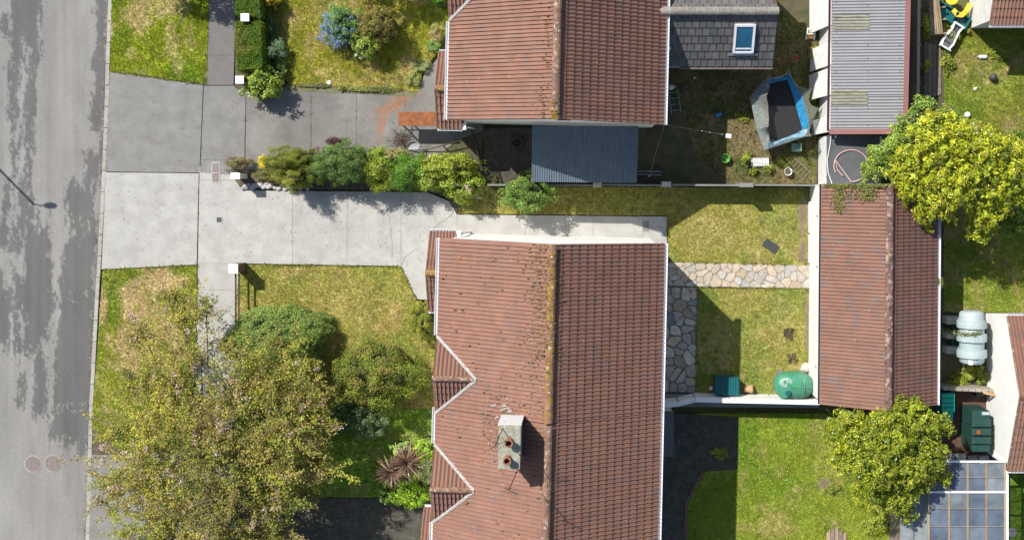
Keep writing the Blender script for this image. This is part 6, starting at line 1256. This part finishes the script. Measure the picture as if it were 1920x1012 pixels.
dt = thing('dark_oil_tank', 'tall dark green ribbed oil tank near the white gable', 'oil tank', P(1832, 806, 0)); ht = 1.45; a, b = P(1822, 770, ht), P(1861, 850, ht)
for i in range(5):
    f0, f1 = i/5, (i+1)/5; ya, yb3 = a.y+(b.y-a.y)*f0, a.y+(b.y-a.y)*f1; xs0 = a.x-.0+(.04 if i in (0, 4) else 0); xs1 = b.x-(.05 if i in (0, 4) else 0)
    MB().prism(inset([(xs0, ya), (xs1, ya), (xs1, yb3), (xs0, yb3)], .03), 0, ht-(.12 if i in (0, 4) else 0), .09).build('tank_section', m_tankd, dt)
MB().box(((a.x+b.x)/2, (a.y+b.y)/2, ht/2-.06), ((b.x-a.x)*.86, abs(a.y-b.y)*.94, ht-.14)).build('core', m_tankd, dt)
MB().lathe(((a.x+b.x)/2-.15, (a.y+b.y)/2, ht-.02), [(.1, 0), (.1, .08), (.05, .1)], 12).build('filler_cap', m_rust, dt)
MB().box((b.x-.25, a.y-.12, ht-.1), (.3, .12, .06)).build('label_plate', m_tankp, dt)
tb = thing('teal_shed_box', 'bright teal slatted box between the tiled shed and the dark tank', 'storage box', P(1778, 762, 0)); hb = 1.0
MB().prism(PP([(1767, 738), (1789, 737), (1790, 768), (1786, 790), (1766, 789)], hb), 0, hb-.05).build('body', m_teal, tb)
for k in range(6): MB().prism(inset(PP([(1766, 738+k*8.7), (1790-(k > 3)*3, 737+k*8.7), (1790-(k > 3)*3, 745.5+k*8.7), (1766, 746+k*8.7)], hb), .008), hb-.05, hb+.02).build('slat', m_tealb, tb)
lw = thing('stone_ledge', 'narrow rough stone wall below the pale tank', 'wall', P(1815, 729, 0))
for k in range(8): x = 1768+k*12.3; MB().prism(inset(PP([(x, 724+k*.7), (x+12.3, 724.7+k*.7), (x+12.3, 732+k*.7), (x, 731.5+k*.7)], .9), .01), -.05, .9+random.uniform(-.03, .04), .02).build('stone', mat('ledge_stone', (.30, .27, .23), .9, .25, 5, rnd=.2), lw)
a, b = P(1848, 736, .93), P(1901, 748, 1.25); a.x -= .1; MB().tube([a, b], .055, 6).build('wooden_plank', m_plank, label='orange-brown timber pole leaning towards the white gable', cat='timber')
MB().prism(PP([(1831, 735), (1846, 735), (1846, 743), (1831, 743)], .5), 0, .5).build('planter_box', m_tankd, label='small dark box below the stone ledge', cat='box')
for i, (x, y) in enumerate(((1779, 855), (1800, 857), (1822, 858), (1843, 860))): MB().box(P(x, y, .15), (.42, .3, .3), .05*i).build('concrete_block', m_grender if i % 2 else m_coverg, label=f'grey concrete block above the clear lean-to, {["first", "second", "third", "fourth"][i]} from the left', cat='block', group='blocks above the lean-to')
# toys of the top right yard
st = thing('teal_slide_tray', 'teal plastic sandpit tray at the top right', 'sandpit', P(1785, 30, 0)); ag = R(-30); q = P(1784, 30, .2); cz = Matrix.Rotation(ag, 3, 'Z')
MB().box(q+cz @ Vector((0, 0, -.12)), (1.45, .55, .08), ag).build('base', m_teal, st)
for dx, dy, sx, sy in ((0, .26, 1.5, .06), (0, -.26, 1.5, .06), (.74, 0, .06, .58), (-.74, 0, .06, .58), (.1, 0, .05, .5)): MB().box(q+cz @ Vector((dx, dy, 0)), (sx, sy, .26), ag).build('rim', m_teal, st)
ys_ = thing('yellow_toy', 'broken yellow plastic toy shell on the teal tray', 'toy', P(1805, 22, .25))
pts = [P(1788, 20, .4), P(1794, 28, .38), (P(1803, 29, .4)), P(1811, 22, .42), P(1818, 9, .45)]
for i in range(4): a, b = pts[i], pts[i+1]; d = b-a; MB().box((a+b)/2, (d.length+.08, .20, .08), math.atan2(d.y, d.x)).build('shell_piece', m_yellow, ys_)
MB().lathe(P(1783, -2, .3), [(.05, 0), (.26, .04), (.28, .12), (.22, .12), (.2, .06)], 18, closed=True).build('yellow_bowl', m_yellow, label='yellow plastic bowl at the top edge', cat='bowl')
ts_ = thing('ride_on_toy', 'white and dark grey plastic ride-on toy lying on its side', 'toy', P(1785, 69, 0)); ag = R(58); cz = Matrix.Rotation(ag, 3, 'Z'); q = P(1785, 69, .3)
MB().box(q+Vector((0, 0, -.12)), (1.12, .44, .16), ag).build('body', m_greyp, ts_)
for sg in (1, -1):
    out_ = [(-.58, .22), (-.3, .30), (0, .25), (.3, .21), (.58, .27), (.58, .19), (.3, .14), (0, .18), (-.3, .22), (-.58, .15)]; pz = [q+cz @ Vector((u, sg*v*(1 if sg > 0 else .8), 0)) for u, v in out_]
    MB().prism([(p.x, p.y) for p in pz], .1, .42 if sg < 0 else .36).build('side_rim', m_white, ts_)
for dx, sx in ((.56, .06), (-.56, .06)): MB().box(q+cz @ Vector((dx, 0, .02)), (sx, .5, .16), ag).build('end_rim', m_white, ts_)
for dx in (-.42, -.2, .1): MB().box(q+cz @ Vector((dx, 0, -.02)), (.16, .3, .06), ag).build('panel', mat('mid_grey_plastic', (.12, .12, .13), .5), ts_)
def ball(label, x, y, r, m, name='ball', sq=1.): 
    MB().lathe(P(x, y, 0)+Vector((0, 0, r*sq)), [(r*math.cos(a)+.001, r*sq*math.sin(a)) for a in [R(-90+18*i) for i in range(11)]], 16).build(name, m, label=label, cat='ball', smooth=True)
ball('white ball on the right yard lawn', 1812, 216, .13, m_white); ball('dark grey ball on the right yard lawn', 1860, 146, .16, m_greyp)
q = P(1842, 107, .08); cn = thing('white_container', 'white plastic container lying on the right yard lawn', 'container', (q.x, q.y, 0)); MB().lathe((q.x-.15, q.y, .085), [(.03, -.04), (.03, 0), (.08, .03), (.08, .30), (.06, .33)], 12, 'x').build('body', m_white, cn); MB().lathe((q.x-.2, q.y, .085), [(.04, -.02), (.04, .03)], 10, 'x').build('cap', m_grender, cn)
bits('small pale scrap on the right yard lawn', 1827, 167, m_whitedirty, [(0, 0, .04, .12, .1, .06, .5), (.06, .05, .06, .06, .05, .05, .2)], 'scrap', 'litter')
# firewood at the bottom
wp_ = thing('plank_stack', 'short split timber planks lying on the lower rear lawn', 'timber', P(1568, 1010, 0))
for k in range(5): x = 1550+k*7.6; MB().prism(PP([(x, 990+abs(k-2)*5), (x+6.6, 986+abs(k-1.5)*5), (x+7.4, 1050), (x-.6, 1050)], .1), 0, .10+.04*(k % 2)).build('plank', m_woodgrey if k % 2 else m_wood, wp_)
bits('pale broken timber scrap above the plank stack', 1563, 982, m_wood, [(0, 0, .04, .3, .05, .05, .6), (.05, .06, .07, .2, .04, .04, -.3)], 'timber_scrap', 'timber')

# ---------------------------------------------------------------- small weeds and litter along joints and kerbs
def scatter_line(name, label, lines, per, pal, L=.05, jit=.03, z=.012):
    rg = np.random.default_rng(len(label)); Vs = []; Cs = []
    for l in lines:
        for (a, b) in zip(l[:-1], l[1:]):
            A, B_ = np.array(P(*a, z)), np.array(P(*b, z)); n = max(3, int(np.linalg.norm(B_-A)*per)); f = rg.random(n); keep = fbm(f*9+a[0], f*5+a[1], 5, 2) > .45; f = f[keep][:, None]; n = len(f)
            if n == 0: continue
            p = A+(B_-A)*f+rg.normal(size=(n, 3))*np.array((jit, jit, .008)); p[:, 2] = np.maximum(p[:, 2], z)
            v, c = leafquads(p, unit(rg.normal(size=(n, 3))*.6+np.array((0, 0, 1.))), L, L*.5, np.array(pal)[rg.integers(0, len(pal), n)]*rg.uniform(.7, 1.3, n)[:, None], rg); Vs.append(v); Cs.append(c)
    V = np.concatenate(Vs); finish(name, V, np.arange(len(V)).reshape(-1, 4), m_leaf, cols=np.concatenate(Cs), label=label, cat='weeds', kind='stuff')
scatter_line('joint_weeds', 'tiny weeds and moss growing in the driveway joints', [[(460, 170), (459, 300)], [(583, 165), (583, 290)], [(381, 160), (376, 320)], [(373, 330), (369, 496)], [(205, 134), (198, 320)], [(752, 499), (780, 560)], [(452, 357), (800, 360)], [(857, 402), (1250, 406)], [(450, 494), (752, 499)]], 26, [(.20, .21, .04), (.16, .15, .05), (.28, .24, .08), (.12, .14, .03)], .045, .018)
scatter_line('kerb_litter', 'leaf litter and weeds gathered along the kerb gutter', [[(199, 60), (188, 330)], [(188, 330), (166, 760)], [(166, 760), (158, 1010)]], 30, [(.16, .12, .07), (.10, .08, .05), (.17, .17, .05)], .05, .05, -.095)
scatter_line('lawn_edge_tufts', 'longer grass overhanging the lawn edges', [[(207, 133), (340, 152), (386, 157)], [(193, 506), (369, 498)], [(449, 496), (752, 501), (780, 562)], [(1252, 490), (1519, 497)], [(1308, 540), (1520, 542)], [(1308, 540), (1304, 738)], [(369, 498), (366, 700)], [(1252, 404), (1252, 490)]], 75, [(.24, .26, .035), (.19, .22, .03), (.32, .28, .1)], .09, .035, .03)
rgl = np.random.default_rng(8)
n = 900; lx = np.concatenate([rgl.normal(400, 130, 450), rgl.uniform(190, 860, 450)]); ly = np.concatenate([rgl.normal(880, 90, 450), rgl.uniform(165, 500, 450)])
pp_ = np.array([tuple(P(a, b, .025)) for a, b in zip(lx, ly)]); v, c = leafquads(pp_, unit(rgl.normal(size=(n, 3))*.3+np.array((0, 0, 1.))), .05, .03, np.array([(.20, .14, .06), (.28, .22, .1), (.12, .09, .05), (.5, .38, .36)])[rgl.integers(0, 4, n)], rgl)
finish('fallen_leaves', v, np.arange(len(v)).reshape(-1, 4), m_leaf, cols=c, label='scattered fallen leaves and petals on the driveways', cat='leaves', kind='stuff')
